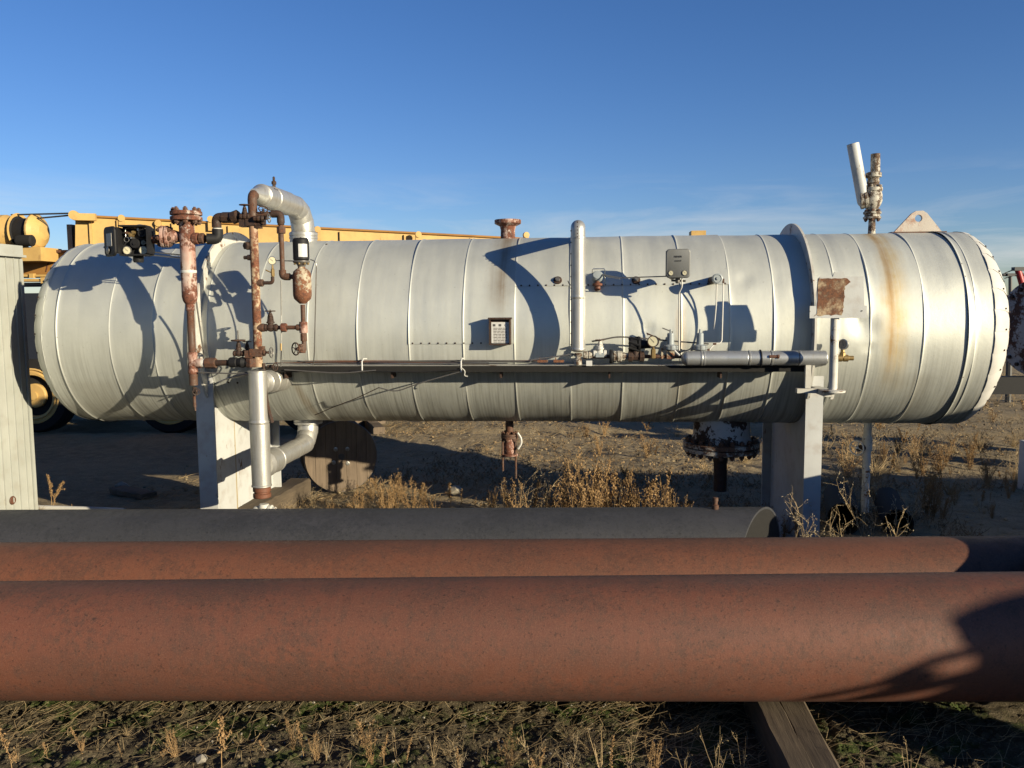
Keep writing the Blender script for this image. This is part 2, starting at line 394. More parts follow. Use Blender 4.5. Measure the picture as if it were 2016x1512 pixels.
M['litter'] = mat_leaf('trodden_litter', (.34, .235, .125), (.17, .115, .065))
M['shed'] = mat_rusty('pale_green_grey_siding', (.47, .485, .445), (.30, .26, .20), (.2, .17, .13), .60, .68, 4, paint2=(.39, .405, .37), stretch=(1, 3, .25))
M['redp'] = mat_paint('bright_red_paint', (.45, .025, .03), (.35, .02, .03), .45)
M['rustrun'] = mat_rusty('ochre_rust_run', (.50, .42, .26), (.40, .27, .12), (.34, .22, .10), .45, .6, 8, stretch=(1, 1, .2))
M['olive'] = mat_paint('olive_drab', (.12, .13, .09), (.10, .11, .08))

# ------------------------------------------------------------------ ground
_VT = {}
def vnoise(x, y, seed):
    if seed not in _VT: T_ = np.random.RandomState(seed).rand(256, 256); _VT[seed] = (T_, T_.tolist())
    if isinstance(x, float) and isinstance(y, float):
        T = _VT[seed][1]; xi = math.floor(x); yi = math.floor(y); fx = x-xi; fy = y-yi; fx = fx*fx*(3-2*fx); fy = fy*fy*(3-2*fy)
        ra = T[xi & 255]; rb = T[(xi+1) & 255]; b = yi & 255; b1 = (yi+1) & 255
        return (ra[b]*(1-fx)+rb[b]*fx)*(1-fy)+(ra[b1]*(1-fx)+rb[b1]*fx)*fy - .5
    T = _VT[seed][0]
    xi = np.floor(x).astype(int); yi = np.floor(y).astype(int); fx = x-xi; fy = y-yi
    fx = fx*fx*(3-2*fx); fy = fy*fy*(3-2*fy); a = xi & 255; b = yi & 255; a1 = (a+1) & 255; b1 = (b+1) & 255
    return (T[a, b]*(1-fx)+T[a1, b]*fx)*(1-fy)+(T[a, b1]*(1-fx)+T[a1, b1]*fx)*fy - .5
def gh(x, y):
    """ground height; works on numpy arrays and floats"""
    h = .05*vnoise(x*.9+7, y*.9, 1)+.035*vnoise(x*2.6, y*2.6+9, 2)+.018*vnoise(x*8, y*8, 3)
    if isinstance(x, float): near = min(1, max(.35, (9.5-y)/4))*min(1, max(0, (20-y)/5))*min(1, max(0, (7-abs(x))/2)); E = math.exp
    else: near = np.clip((9.5-y)/4, .35, 1)*np.clip((20-y)/5, 0, 1)*np.clip((7-np.abs(x))/2, 0, 1); E = np.exp
    h = h+near*(.018*vnoise(x*19, y*19, 4)+.014*vnoise(x*41, y*41, 5)+.008*vnoise(x*83, y*83, 6))
    rut = E(-((y-11.4)/.22)**2)+E(-((y-12.9)/.3)**2)
    h = h-.05*rut*(1+.7*vnoise(x*9, y*3, 8))
    flat = E(-(((x+.3)/5.5)**4))*E(-(((y-6.1)/.9)**2))
    return h*(1-.5*flat) - .012
def gz(x, y): return gh(float(x), float(y))
def grade(dense, lo, hi, gr=1.13):
    a = list(dense); s_ = dense[1]-dense[0]
    while a[-1] < hi: s_ *= gr; a.append(a[-1]+s_)
    s_ = dense[1]-dense[0]
    while a[0] > lo: s_ *= gr; a.insert(0, a[0]-s_)
    return np.array(a)
gx = grade(np.concatenate([np.arange(-2.5, 1.6, .0125)]), -900, 900, 1.045)
gy_d = np.concatenate([np.arange(2.55, 4.0, .0125), np.arange(4.0, 5.8, .05), np.arange(5.8, 9.5, .022)])
tail = [9.5]; st_ = .03
while tail[-1] < 1500: st_ *= 1.055; tail.append(tail[-1]+st_)
head = [2.53]; st_ = .03
while head[0] > -400: st_ *= 1.25; head.insert(0, head[0]-st_)
gyv = np.concatenate([head, gy_d, tail])
GX, GY = np.meshgrid(gx, gyv); GZ = gh(GX, GY); nx, ny = len(gx), len(gyv)
far = np.clip((np.hypot(GX, GY)-40)/100, 0, 1); GZ = GZ*(1-far)
gv = np.stack([GX, GY, GZ], -1).reshape(-1, 3)
ii = (np.arange(ny-1)[:, None]*nx+np.arange(nx-1)[None, :]).reshape(-1)
quads = np.stack([ii, ii+1, ii+nx+1, ii+nx], -1)
gm = bpy.data.meshes.new('ground')
gm.vertices.add(len(gv)); gm.vertices.foreach_set('co', gv.ravel())
gm.loops.add(quads.size); gm.loops.foreach_set('vertex_index', quads.ravel().astype(np.int32))
gm.polygons.add(len(quads)); gm.polygons.foreach_set('loop_start', np.arange(0, quads.size, 4, dtype=np.int32))
gm.polygons.foreach_set('loop_total', np.full(len(quads), 4, dtype=np.int32))
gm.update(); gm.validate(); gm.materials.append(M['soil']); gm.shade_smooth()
go = bpy.data.objects.new('ground', gm); col.objects.link(go); tag(go, kind='structure')

# ================================================================== THE SEPARATOR
SEP = thing('horizontal_separator', _o, 'long silver insulated horizontal pressure vessel on two grey legs with rusty piping', 'pressure vessel')
XL, XR = XT(82, 640), XT(1962, 640)
seams = [XT(82), XT(112), XT(215), XT(300), XT(392), XT(408), XT(505), XT(605), XT(703), XT(805), XT(912), XT(1013), XT(1123), XT(1228),
         XT(1342), XT(1438), XT(1525), XT(1603), XT(1647), XT(1715), XT(1820), XT(1908), XT(1922), XT(1962)]
LAP1 = theta(ontank(1250, 562).z); LAP2 = theta(ontank(880, 677).z)
DENTS = [(XT(1700, 640), theta(ontank(1700, 640).z), .09, -.018), (XT(1688, 628), theta(ontank(1688, 628).z), .04, -.016), (XT(1710, 685), theta(ontank(1710, 685).z), .03, -.009),
         (XT(1275, 648), theta(ontank(1275, 648).z), .04, -.010), (XT(1466, 550), theta(ontank(1466, 550).z), .06, -.008), (XT(1580, 575), theta(ontank(1580, 575).z), .07, -.007),
         (XT(660, 720), theta(ontank(660, 720).z), .1, -.01), (XT(960, 560), theta(ontank(960, 560).z), .12, -.006), (XT(1780, 700), theta(ontank(1780, 700).z), .12, -.006)]
def dent(x, th):
    d = 0
    for X0, T0, w, a in DENTS:
        q = ((x-X0)**2+((th-T0)*TR)**2)/(w*w)
        if q < 6: d += a*math.exp(-q)*(1-.6*q)
    return d
_rs = np.random.RandomState(3)
def cladding(x0, x1, idx, t0=-PI, t1=PI, extra=0.0, bead=True):
    nseg = max(12, int(round((t1-t0)/(2*PI)*168))); L = x1-x0
    xs = [x0-.008, x0-.006, x0-.003, x0, x0+.004, x0+.009]
    rr = [.0005, .0045, .0062, .0052, .003, .002]
    if not bead: xs = [x0, x0+.003, x0+.009]; rr = [.0, .002, .002]
    k = max(2, int(L/.03))
    xs += [x0+.009+(L-.012)*i/k for i in range(1, k+1)]; rr += [.002]*k
    if idx in (1, 21): rr = [q+.010*(1-(i/len(rr)))**2 for i, q in enumerate(rr)]
    b = MB(); vs = []; full = t1-t0 > 2*PI-1e-3; mseg = nseg if full else nseg+1
    jig = float(_rs.rand())*10
    for x, q in zip(xs, rr):
        for s_ in range(mseg):
            th = t0+(t1-t0)*s_/nseg
            wob = .0055*vnoise(x*2.3+jig, th*1.6+20, 11)+.0040*vnoise(x*6+jig, th*4+40, 12)
            vs.append(tankpt(x, th, TR+q+extra+wob+dent(x, th)))
    fs = []
    for i in range(len(xs)-1):
        for s_ in range(nseg):
            s2 = (s_+1) % mseg; fs.append((i*mseg+s_, (i+1)*mseg+s_, (i+1)*mseg+s2, i*mseg+s2))
    b.add(vs, fs); return b.build('cladding_sheet', M['clad'], SEP, ang=60)
for i in range(len(seams)-1):
    x0, x1 = seams[i], seams[i+1]; mid = (x0+x1)/2
    if XT(1000) < mid < XT(1440):
        cladding(x0, x1, i, LAP1, PI+.5, .0035); cladding(x0, x1, i, -PI+.5, LAP1+.03, -.001)
    elif XT(800) < mid < XT(1000):
        cladding(x0, x1, i, LAP2, PI+.5, .0035); cladding(x0, x1, i, -PI+.5, LAP2+.03, -.001)
    else: cladding(x0, x1, i)
# dark screws along the laps and seams
b = MB()
def screw(x, th, r=.0065):
    p = tankpt(x, th, TR+.003); n_ = (p-Vector((x, AY, AZ))).normalized(); b.lathe(p, n_, [(r, 0), (r, .004), (r*.5, .006)], 6)
x = XT(1025)
while x < XT(1440): screw(x, LAP1+.008); x += .058
x = XT(812)
while x < XT(960): screw(x, LAP2+.008); x += .06
for px in (1908, 112):
    for py in (520, 545, 664, 742, 790): screw(XT(px), theta(ontank(px, py).z))
for px, py in ((643, 482), (450, 752), (468, 753)): q = ontank(px, py); screw(q.x, theta(q.z), .008)
tag(b.build('cladding_screws', M['fitting'], SEP), kind='stuff')
# heads made of gore sheets and a bare dished centre
for sx_, xe in ((-1, XL), (1, XR)):
    G = 30
    hb = MB(); hb.lathe((xe, AY, AZ), (sx_, 0, 0), [(.69, -.03), (.69, .0), (.44, .15), (.44, .18)], 64)
    hd = hb.build('head_insulation', M['whiteclean'], SEP)
    for g in range(G):
        t0 = 2*PI*g/G; t1 = t0+2*PI/G*1.03; gb = MB(); prof = [(.704, -.012), (.70, .02), (.655, .080), (.585, .130), (.50, .168), (.44, .182)]; vs = []
        for r, h in prof:
            for q in range(4):
                th = t0+(t1-t0)*q/3; lift = .0035 if q == 0 else (.0 if q == 3 else .002+.004*math.sin(PI*q/3))
                p = tankpt(xe+sx_*(h+lift), th, r+lift*.5); vs.append(p)
        fs = []
        for r_ in range(len(prof)-1):
            for q in range(3):
                f = (r_*4+q, r_*4+q+1, (r_+1)*4+q+1, (r_+1)*4+q); fs.append(f if sx_ < 0 else f[::-1])
        gb.add(vs, fs); gb.build('gore_sheet', M['whiteclean'] if sx_ > 0 else M['clad'], hd)
    cb = MB(); cb.lathe((xe, AY, AZ), (sx_, 0, 0), [(.455, .155), (.455, .190), (.43, .195), (.40, .225), (.30, .275), (.15, .300), (0, .305)], 48)
    cb.build('dished_centre', M['redpaint'], hd)
    sb = MB()
    for g in range(G):
        th = 2*PI*g/G+.02
        for r, h in ((.66, .078), (.55, .152)):
            sb.lathe(tankpt(xe+sx_*h, th, r), (sx_*.8, -math.cos(th)*.6, math.sin(th)*.6), [(.007, 0), (.007, .006), (.003, .008)], 6)
    tag(sb.build('gore_screws', M['fitting'], hd), kind='stuff')
# stiffener rings above each leg
for xr, nm in ((XT(394), 0), (XT(1600), 1)):
    b = MB(); ro, ri = TR+.082, TR-.01
    b.lathe((xr, AY, AZ), (1, 0, 0), [(ri, -.008), (ro, -.008), (ro, .008), (ri, .008)], 96, -(PI+.75), .62)
    b.build('stiffener_ring', M['white'], SEP, ang=30)
# legs: H sections with a curved saddle
RINGX = [XT(394), XT(1600)]
for k, xl in enumerate(RINGX):
    fx0 = at((388, 1585)[k], 850, 5.80).x; fx1 = at((423, 1619)[k], 850, 5.80).x; xc = (fx0+fx1)/2
    leg = MB(); leg.box(((fx0+fx1)/2, 5.807, .69), (fx1-fx0, .014, 1.38)); legp = leg.build('leg', M['grey'], SEP)
    w = MB(); zt = lambda y: AZ-math.sqrt(max(0, (TR-.012)**2-(y-AY)**2))
    ys = [5.815+.095*i for i in range(14)]
    poly = [(y, 0.012) for y in (5.815, ys[-1])]+[(y, max(.84, min(zt(y), 1.34))) for y in reversed(ys)]
    w.prism(poly, (xc-.006, 0, 0), Y_, X_, Z_, .012); w.build('web_plate', M['grey'], legp, flat=True)
    bk = MB(); bk.box((xc, ys[-1]+.008, .57), (.15, .014, 1.14)); bk.build('rear_flange', M['grey'], legp)
    wd = MB(); wd.tube([Vector((xc+.012, 5.822, .03)), Vector((xc+.012, 5.822, 1.15))], .006, 6); wd.tube([Vector((xc-.012, 5.822, .03)), Vector((xc-.012, 5.822, 1.15))], .006, 6); wd.build('weld_bead', M['grey'], legp)
    gs_ = MB(); gs_.prism([(0, 0), (.07, 0), (0, .16)], (xc+.006, 6.35, .012), X_, Y_, Z_, .01); gs_.prism([(0, 0), (0, .16), (-.07, 0)], (xc-.006, 6.35, .012), X_, Y_, Z_, .01); gs_.build('gusset', M['grey'], legp, flat=True)
    rn_ = MB(); rn_.box((xc+.0068, 6.28, .44), (.0012, .022, .84), None, .55); rn_.build('rust_run', M['rustrun'], legp)
    bp = MB(); bp.box((xc, (5.80+ys[-1])/2, .0), (.2, ys[-1]-5.74, .024)); bp.build('base_plate', M['grey'], legp)
# ------------------------------------------------------------------ valve / flange makers (parts of the separator)
def flange(c, axis, r, h, gap, bolts, mat, name, parent, br=.010, rb=None, n=32):
    """a bolted pair of flanges centred on c"""
    ax = Vector(axis).normalized(); c = Vector(c); b = MB()
    b.lathe(c, ax, [(r*.55, -gap/2-h*1.02), (r*.97, -gap/2-h), (r, -gap/2-h*.9), (r, -gap/2-h*.1), (r*.97, -gap/2), (r*.86, -gap/2), (r*.86, gap/2), (r*.97, gap/2), (r, gap/2+h*.1), (r, gap/2+h*.9), (r*.97, gap/2+h), (r*.55, gap/2+h*1.02)], n)
    o = b.build(name, mat, parent); e1 = ax.orthogonal().normalized(); e2 = ax.cross(e1); rb = rb or r*.78
    for i in range(bolts):
        t = 2*PI*(i+.5)/bolts; p = c+(e1*math.cos(t)+e2*math.sin(t))*rb; q = MB()
        q.hexn(p+ax*(gap/2+h), ax, br*1.5, br*1.6); q.hexn(p-ax*(gap/2+h+br*1.6), ax, br*1.5, br*1.6); q.lathe(p-ax*(gap/2+h+br*2.3), ax, [(br*.8, 0), (br*.8, gap+2*h+br*4.6)], 8)
        q.build('bolt', M['fitting2'], o)
    return o
def handwheel(c, axis, R, mat, parent, spokes=5, name='handwheel', thick=.12):
    ax = Vector(axis).normalized(); c = Vector(c); b = MB(); b.torus(c, ax, R, R*thick, 22, 6)
    e1 = ax.orthogonal().normalized(); e2 = ax.cross(e1)
    for i in range(spokes):
        t = 2*PI*i/spokes+.3; d = e1*math.cos(t)+e2*math.sin(t); b.tube([c-ax*R*.12, c+d*R*.95], R*.07, 6)
    b.lathe(c-ax*R*.22, ax, [(R*.2, 0), (R*.22, R*.1), (R*.2, R*.3), (R*.1, R*.4)], 8)
    return b.build(name, mat, parent)
def gate_valve(c, pipe_ax, stem_ax, s, mat, parent=None, wheel=1.0, rise=1.0, wmat=None, stem=0.0):
    """small screwed gate valve; s = body half length"""
    parent = parent or SEP; c = Vector(c); pa = Vector(pipe_ax).normalized(); sa = Vector(stem_ax).normalized(); b = MB()
    b.lathe(c-pa*s, pa, [(s*.50, 0), (s*.56, s*.06), (s*.56, s*.40), (s*.44, s*.48), (s*.58, s*.75), (s*.62, s), (s*.58, s*1.25), (s*.44, s*1.52), (s*.56, s*1.6), (s*.56, s*1.94), (s*.50, s*2)], 8)
    b.lathe(c, sa, [(s*.42, 0), (s*.44, s*.62), (s*.62, s*.66), (s*.62, s*.86), (s*.50, s*.90), (s*.50, s*1.08), (s*.30, s*1.2), (s*.26, s*1.6*rise), (s*.34, s*1.66*rise), (s*.34, s*1.95*rise), (s*.20, s*2.02*rise), (s*.14, s*2.5*rise)], 10)
    o = b.build('gate_valve', mat, parent)
    y = MB(); e = sa.cross(pa)
    for q in (-1, 1): y.tube([c+sa*s*1.1+pa*s*.42*q, c+sa*s*1.6*rise+pa*s*.36*q, c+sa*s*2.25*rise+pa*s*.10*q], s*.09, 6)
    y.tube([c+sa*s*2.2*rise, c+sa*s*(2.7*rise+stem)], s*.08, 6); y.build('yoke', mat, o)
    handwheel(c+sa*s*2.45*rise, sa, s*1.15*wheel, wmat or mat, o)
    return o
def pipe(pts, r, mat, name='pipe', parent=None, n=14, rad=None):
    b = MB(); b.tube(bend(pts, rad if rad is not None else r*2.2) if len(pts) > 2 else pts, r, n); return b.build(name, mat, parent or SEP)
def collar(c, ax, r, h, mat, name='coupling', parent=None, n=8):
    b = MB(); b.lathe(Vector(c)-Vector(ax).normalized()*h/2, ax, [(r*.93, 0), (r, h*.1), (r, h*.9), (r*.93, h)], n); return b.build(name, mat, parent or SEP)
def gauge(c, face, r, body, parent=None, needle=.6, dial=None):
    f = Vector(face).normalized(); c = Vector(c); b = MB()
    b.lathe(c-f*r*.45, f, [(r*.9, 0), (r, r*.08), (r, r*.42), (r*1.06, r*.45), (r*1.06, r*.58), (r*.9, r*.60), (r*.88, r*.50)], 24); o = b.build('pressure_gauge', body, parent or SEP)
    d = MB(); d.lathe(c+f*r*.02, f, [(r*.9, 0), (r*.9, r*.05), (0, r*.052)], 24); dd = d.build('dial', dial or M['dial'], o)
    e1 = f.cross(Z_).normalized(); e2 = e1.cross(f); v = e1*math.cos(needle)+e2*math.sin(needle)
    q = MB(); q.tube([c+f*r*.09-v*r*.25, c+f*r*.09+v*r*.75], [r*.05, r*.03], 5); q.build('needle', M['print'], o)
    return o

# ------------------------------------------------------------------ level bridle at the left end
YC = 5.42                                   # plane of the bridle column
def A(px, py, Y=YC): return at(px, py, Y)
# rusty standpipe
p0 = A(497, 395); p1 = A(507, 722); p1.x = p0.x
zb = 1.62
pipe([p0+Z_*.0, p1], pxr(8.6, YC), M['cream'], 'standpipe', n=18)
xs_ = p0.x
elt = pipe([Vector((xs_, YC+.10, p0.z+.045)), Vector((xs_, YC-.005, p0.z+.045)), Vector((xs_, YC, p0.z-.10))], pxr(9.2, YC), M['fitting2'], 'elbow', rad=.09)
# jacketed crossover from standpipe to the top nozzle
zt_ = p0.z+.055; b = MB()
b.lathe((xs_, YC+.02, zt_), Y_, [(.026, 0), (.062, .115), (.066, .12), (.066, .13)], 28); b.build('jacket_cone', M['jacket'], SEP)
j = MB(); j.lathe((xs_, YC+.14, zt_), Y_, [(.064, 0), (.068, .005), (.068, .015), (.076, .02), (.079, .19), (.084, .195), (.084, .21), (.079, .215)], 28); j.build('jacket_section', M['jacket'], SEP)
j = MB(); j.lathe((xs_, YC+.34, zt_), Y_, [(.083, 0), (.086, .01), (.086, .30), (.083, .31)], 28); j.build('jacket_section', M['jacket'], SEP)
YN = AY-.02
for a_ in range(3):                          # lobster-back elbow
    t0, t1 = a_*PI/6, (a_+1)*PI/6; ce = Vector((xs_, YN-.18, zt_-.18)); b = MB(); pts = []
    for t in (t0, t1): pts.append(ce+Vector((0, math.sin(t)*.18, math.cos(t)*.18)))
    b.tube([pts[0]-(pts[1]-pts[0])*.08, *pts], [.080+.003*a_, .083+.003*a_, .083+.003*a_], 28); b.build('elbow_gore', M['jacket'], SEP)
pipe([Vector((xs_, YC+.64, zt_)), Vector((xs_, YN-.18, zt_))], .080, M['jacket'], 'jacket_section', n=28)
rz = AZ+TR-.03; b = MB(); b.lathe((xs_, YN, rz), Z_, [(.105, 0), (.105, .05), (.109, .055), (.109, .065), (.105, .07), (.105, zt_-.18-rz-.03), (.109, zt_-.18-rz-.025), (.109, zt_-.18-rz-.005), (.086, zt_-.18-rz+.01)], 32); b.build('riser_jacket', M['jacket'], SEP)
v = at(547, 366, YC+.38); b = MB(); b.lathe((xs_, YC+.40, zt_+.07), Z_, [(.012, 0), (.012, .035), (.018, .037), (.018, .055), (.009, .06), (.009, .085), (.004, .09)], 8); b.build('vent_plug', M['fitting'], SEP)
for yy in (.24, .27, .30):
    b = MB(); b.lathe((xs_+.062, YC+yy, zt_+.052), (.76, 0, .65), [(.004, 0), (.004, .004)], 6); b.build('rivet', M['fitting'], SEP)
# lower jacketed leg and its return to the vessel bottom
q0 = A(507, 730); q1 = A(511, 958); xb = q0.x; zq0, zq1 = q0.z, q1.z
b = MB(); b.lathe((xb, YC, zq1), Z_, [(.060, 0), (.068, .004), (.068, .012), (.064, .016), (.066, (zq0-zq1)*.55), (.069, (zq0-zq1)*.55+.004), (.069, (zq0-zq1)*.55+.016), (.064, (zq0-zq1)*.56+.016), (.062, zq0-zq1-.01), (.066, zq0-zq1-.008), (.066, zq0-zq1), (.03, zq0-zq1+.004)], 32); b.build('leg_jacket', M['jacket'], SEP)
b = MB(); b.lathe((xb, YC, zq1-.075), Z_, [(.055, 0), (.060, .005), (.060, .028), (.052, .032), (.052, .042), (.060, .046), (.060, .07), (.055, .075)], 24); b.build('coupling', M['rust2'], SEP)
zr = A(520, 918).z; b = MB()
b.lathe((xb, YC+.03, zr), Y_, [(.075, 0), (.087, .03), (.090, .035), (.090, .05), (.087, .055), (.087, .20), (.091, .205), (.091, .22), (.060, .225)], 28); b.build('jacket_section', M['jacket'], SEP)
b = MB(); b.lathe((xb, YC+.25, zr), Y_, [(.070, 0), (.070, .38), (.073, .385), (.073, .40), (.070, .405), (.070, .66)], 28); b.build('jacket_section', M['jacket'], SEP)
for a_ in range(3):
    t0, t1 = a_*PI/6, (a_+1)*PI/6; ce = Vector((xb, YN-.16, zr+.16)); b = MB()
    pts = [ce+Vector((0, math.sin(t)*.16, -math.cos(t)*.16)) for t in (t0, t1)]
    b.tube([pts[0]-(pts[1]-pts[0])*.08, *pts], [.071+.003*a_, .074+.003*a_, .074+.003*a_], 28); b.build('elbow_gore', M['jacket'], SEP)
zb1 = AZ-TR+.03; b = MB(); h_ = zb1-(zr+.16)
b.lathe((xb, YN, zr+.16), Z_, [(.078, -.01), (.109, .01), (.112, .015), (.112, .03), (.108, .035), (.108, h_-.06), (.112, h_-.055), (.112, h_-.04), (.108, h_-.035), (.108, h_)], 32); b.build('riser_jacket', M['jacket'], SEP)
# mid nozzle jacket from the column back to the shell
zm = A(530, 755).z; b = MB(); xm = xb+.01
b.lathe((xm, YC+.04, zm), Y_, [(.055, 0), (.072, .03), (.076, .034), (.076, .06), (.072, .064), (.078, .14), (.083, .145), (.083, .17), (.079, .175), (.086, .26), (.090, .265), (.090, .29), (.088, .60)], 28); b.build('nozzle_jacket', M['jacket'], SEP)
# drain valve under the column
gd = Vector((xb+.01, YC, zq1-.16)); b = MB()
b.lathe(gd-Z_*.06, Z_, [(.03, 0), (.036, .01), (.036, .03), (.028, .04), (.04, .07), (.036, .09), (.03, .1)], 12); b.lathe(gd-X_*.07-Z_*.01, X_, [(.028, 0), (.034, .01), (.034, .03), (.024, .04), (.03, .07), (.024, .1), (.044, .105), (.044, .125), (.03, .13), (.03, .15), (.018, .155), (.018, .19)], 12)
dv = b.build('drain_valve', M['white'], SEP)
pipe([gd-Z_*.05, Vector((gd.x, gd.y, .02))], .026, M['white'], 'drain_pipe')
b = MB(); b.torus(gd+Vector((.05, 0, -.02)), X_, .036, .006, 16, 6); b.build('flange_rim', M['fitting2'], dv)
# drop pipe hanging beside the column
pipe([A(519, 715), A(523, 770), A(527, 800), A(536, 832)], pxr(3.8, YC), M['fitting'], 'drip_pipe', n=8)
# red scrubber pot
YS = 5.42; c0 = at(367, 436, YS); c1 = at(372, 590, YS); xs2 = c0.x; H0 = c1.z
hh = c0.z-H0; b = MB(); R_ = pxr(15.2, YS)
b.lathe((xs2, YS, H0-.075), Z_, [(.024, 0), (.028, .002), (.028, .045), (.034, .05), (.044, .066), (R_, .095), (R_, .075+hh*.36), (R_*.98, .075+hh*.36+.002), (R_*.98, .075+hh-.01), (R_*1.1, .075+hh)], 26); sp = b.build('scrubber_pot', M['redpaint'], SEP)
b = MB(); b.lathe((xs2, YS, H0+hh*.36-.0), Z_, [(R_*1.015, -.009), (R_*1.03, -.006), (R_*1.03, .006), (R_*1.015, .009)], 26); b.build('white_band', M['whiteclean'], sp)
flange((xs2, YS, c0.z+.035), Z_, pxr(31, YS), .026, .010, 8, M['redpaint'], 'scrubber_flange', SEP, .011)
xt = at(380, 715, YS).x; zp = at(380, 715, YS).z
pipe([Vector((xs2, YS, H0-.05)), Vector((xs2, YS, zp))], pxr(7.4, YS), M['fitting2'], 'dip_pipe')
b = MB(); rr = pxr(9.5, YS); b.lathe((xs2, YS, zp-.075), Z_, [(rr*.9, 0), (rr*1.05, .006), (rr*1.05, .03), (rr*.95, .035), (rr*.95, .11), (rr*1.05, .115), (rr*1.05, .145), (rr*.9, .15)], 14); b.lathe((xs2, YS, zp), X_, [(rr, 0), (rr, .035), (rr*1.05, .04), (rr*1.05, .065)], 14); b.build('pipe_tee', M['redpaint'], SEP)
pipe([Vector((xs2, YS, zp-.07)), Vector((xs2, YS, zp-.15))], rr*.9, M['fitting2'], 'reducer')
gate_valve((xs2+.005, YS, zp-.19), Z_, (.6, -.8, 0), .028, M['fitting'], wheel=.7, rise=.7)
pipe([Vector((xs2, YS, zp-.22)), Vector((xs2+.002, YS, zp-.30))], .010, M['fitting2'], 'bleed_nipple'); pipe([Vector((xs2+.002, YS, zp-.29)), Vector((xs2+.004, YS, zp-.325))], .006, M['fitting2'], 'drip_end')
# crossing pipe from tee to standpipe with unions
pipe([Vector((xs2+.05, YS, zp)), Vector((xs_, YC, zp+.005))], pxr(6.2, YC), M['fitting'], 'cross_pipe')
pu = at(415, 716, YS); collar((pu.x, YS, zp), X_, pxr(11, YS), .075, M['fitting2'], 'union'); collar((pu.x-.055, YS, zp), X_, pxr(9, YS), .03, M['white'], 'union_ring')
pv_ = A(473, 712); b = MB(); b.lathe((pv_.x-.075, YC, zp+.005), X_, [(.03, 0), (.036, .01), (.036, .05), (.028, .055), (.04, .09), (.028, .12), (.036, .125), (.036, .15), (.03, .16)], 10); b.build('check_valve', M['black'], SEP)
# lower valve cluster on the standpipe
zc = A(480, 692).z
def cl(px, py, Y=YC): return at(px, py, Y)
gate_valve(cl(470, 696), X_, Z_, .036, M['fitting'], wheel=1.05, rise=1.0, stem=1.6)
gate_valve(cl(487, 693, YC+.06), X_, Z_, .030, M['fitting'], wheel=.8, rise=.95)
gate_valve(cl(514, 694, YC-.02), X_, X_, .030, M['fitting2'], wheel=.95, rise=.95, wmat=M['steeldark'])
b = MB(); b.box(cl(507, 694), (.085, .07, .05)); b.box(cl(492, 697), (.05, .06, .05)); b.box(cl(513, 684), (.045, .05, .016)); b.build('gauge_block', M['fitting2'], SEP)
b = MB(); b.lathe(cl(497, 714), Z_, [(.04, -.03), (.046, -.02), (.046, .02), (.04, .03)], 8); b.build('hex_bushing', M['fitting2'], SEP)
gate_valve(cl(533, 722, YC-.01), X_, (1, -.3, 0), .022, M['fitting'], wheel=1.0, rise=.7)
# branch with globe valve to the filter pot
zv = A(535, 645).z; pg = A(533, 645)
pipe([Vector((xs_, YC, zv)), Vector((A(597, 645).x, YC, zv))], pxr(4.2, YC), M['fitting2'], 'branch_pipe')
collar((A(514, 645).x, YC, zv), X_, pxr(8.5, YC), .05, M['fitting2'], 'weldolet', n=12)
gate_valve((pg.x, YC, zv), X_, Z_, .045, M['fitting'], wheel=.62, rise=1.0)
collar((A(559, 645).x, YC, zv), X_, pxr(9, YC), .036, M['redpaint'], 'union'); collar((A(588, 645).x, YC, zv), X_, pxr(6.5, YC), .03, M['fitting2'])
xf = A(596, 600).x
pipe([Vector((xf, YC, A(596, 600).z)), Vector((xf, YC, A(596, 690).z))], pxr(4.6, YC), M['fitting2'], 'drop_pipe')
collar((xf, YC, zv), Z_, pxr(8.5, YC), .075, M['redpaint'], 'pipe_tee', n=12); collar((xf, YC, A(596, 664).z), Z_, pxr(7, YC), .05, M['fitting2'])
pw = A(595, 686); collar(pw, Z_, pxr(7, YC), .06, M['fitting2'], 'angle_body', n=10)
gate_valve(Vector((pw.x, YC-.02, pw.z)), Z_, (-.55, -.8, 0), .026, M['fitting2'], wheel=1.35, rise=.7)
# filter pot and black filter
zp0, zp1 = A(596, 598).z, A(596, 528).z; R_ = pxr(18.4, YC); Hh = zp1-zp0
b = MB(); b.lathe((xf, YC, zp0), Z_, [(.020, 0), (R_*.55, .012), (R_*.9, .032), (R_, .055), (R_, Hh-.05), (R_*.9, Hh-.022), (R_*.6, Hh-.006), (.024, Hh), (.024, Hh+.035)], 26); b.build('drip_pot', M['pot'], SEP)
zf0, zf1 = A(596, 512).z, A(596, 469).z; hf = zf1-zf0; R_ = pxr(16, YC)
b = MB(); b.lathe((xf, YC, zf0), Z_, [(R_*.9, 0), (R_, .004), (R_, hf-.014), (R_*.95, hf-.006), (R_*.8, hf), (.006, hf+.001), (.005, hf+.006)], 28); fl = b.build('black_filter', M['black'], SEP)
b = MB(); a_c = math.radians(-56); b.lathe((xf, YC, zf0+.018), Z_, [(R_*1.012, 0), (R_*1.012, .085)], 10, a_c-.58, a_c+.58); b.build('white_label', M['label'], fl, flat=False)
b = MB(); zz = zf0; b.lathe((xf, YC, zz-.052), Z_, [(.022, 0), (.026, .012), (.034, .026), (.053, .034), (.056, .038), (.056, .046), (.05, .050)], 12)
fh = b.build('filter_base', M['steeldark'], SEP)
for i in range(8):
    t = 2*PI*i/8; q = MB(); q.hexn((xf+.046*math.cos(t), YC+.046*math.sin(t), zz-.03), Z_, .007, .012); q.build('bolt', M['brass'], fh)
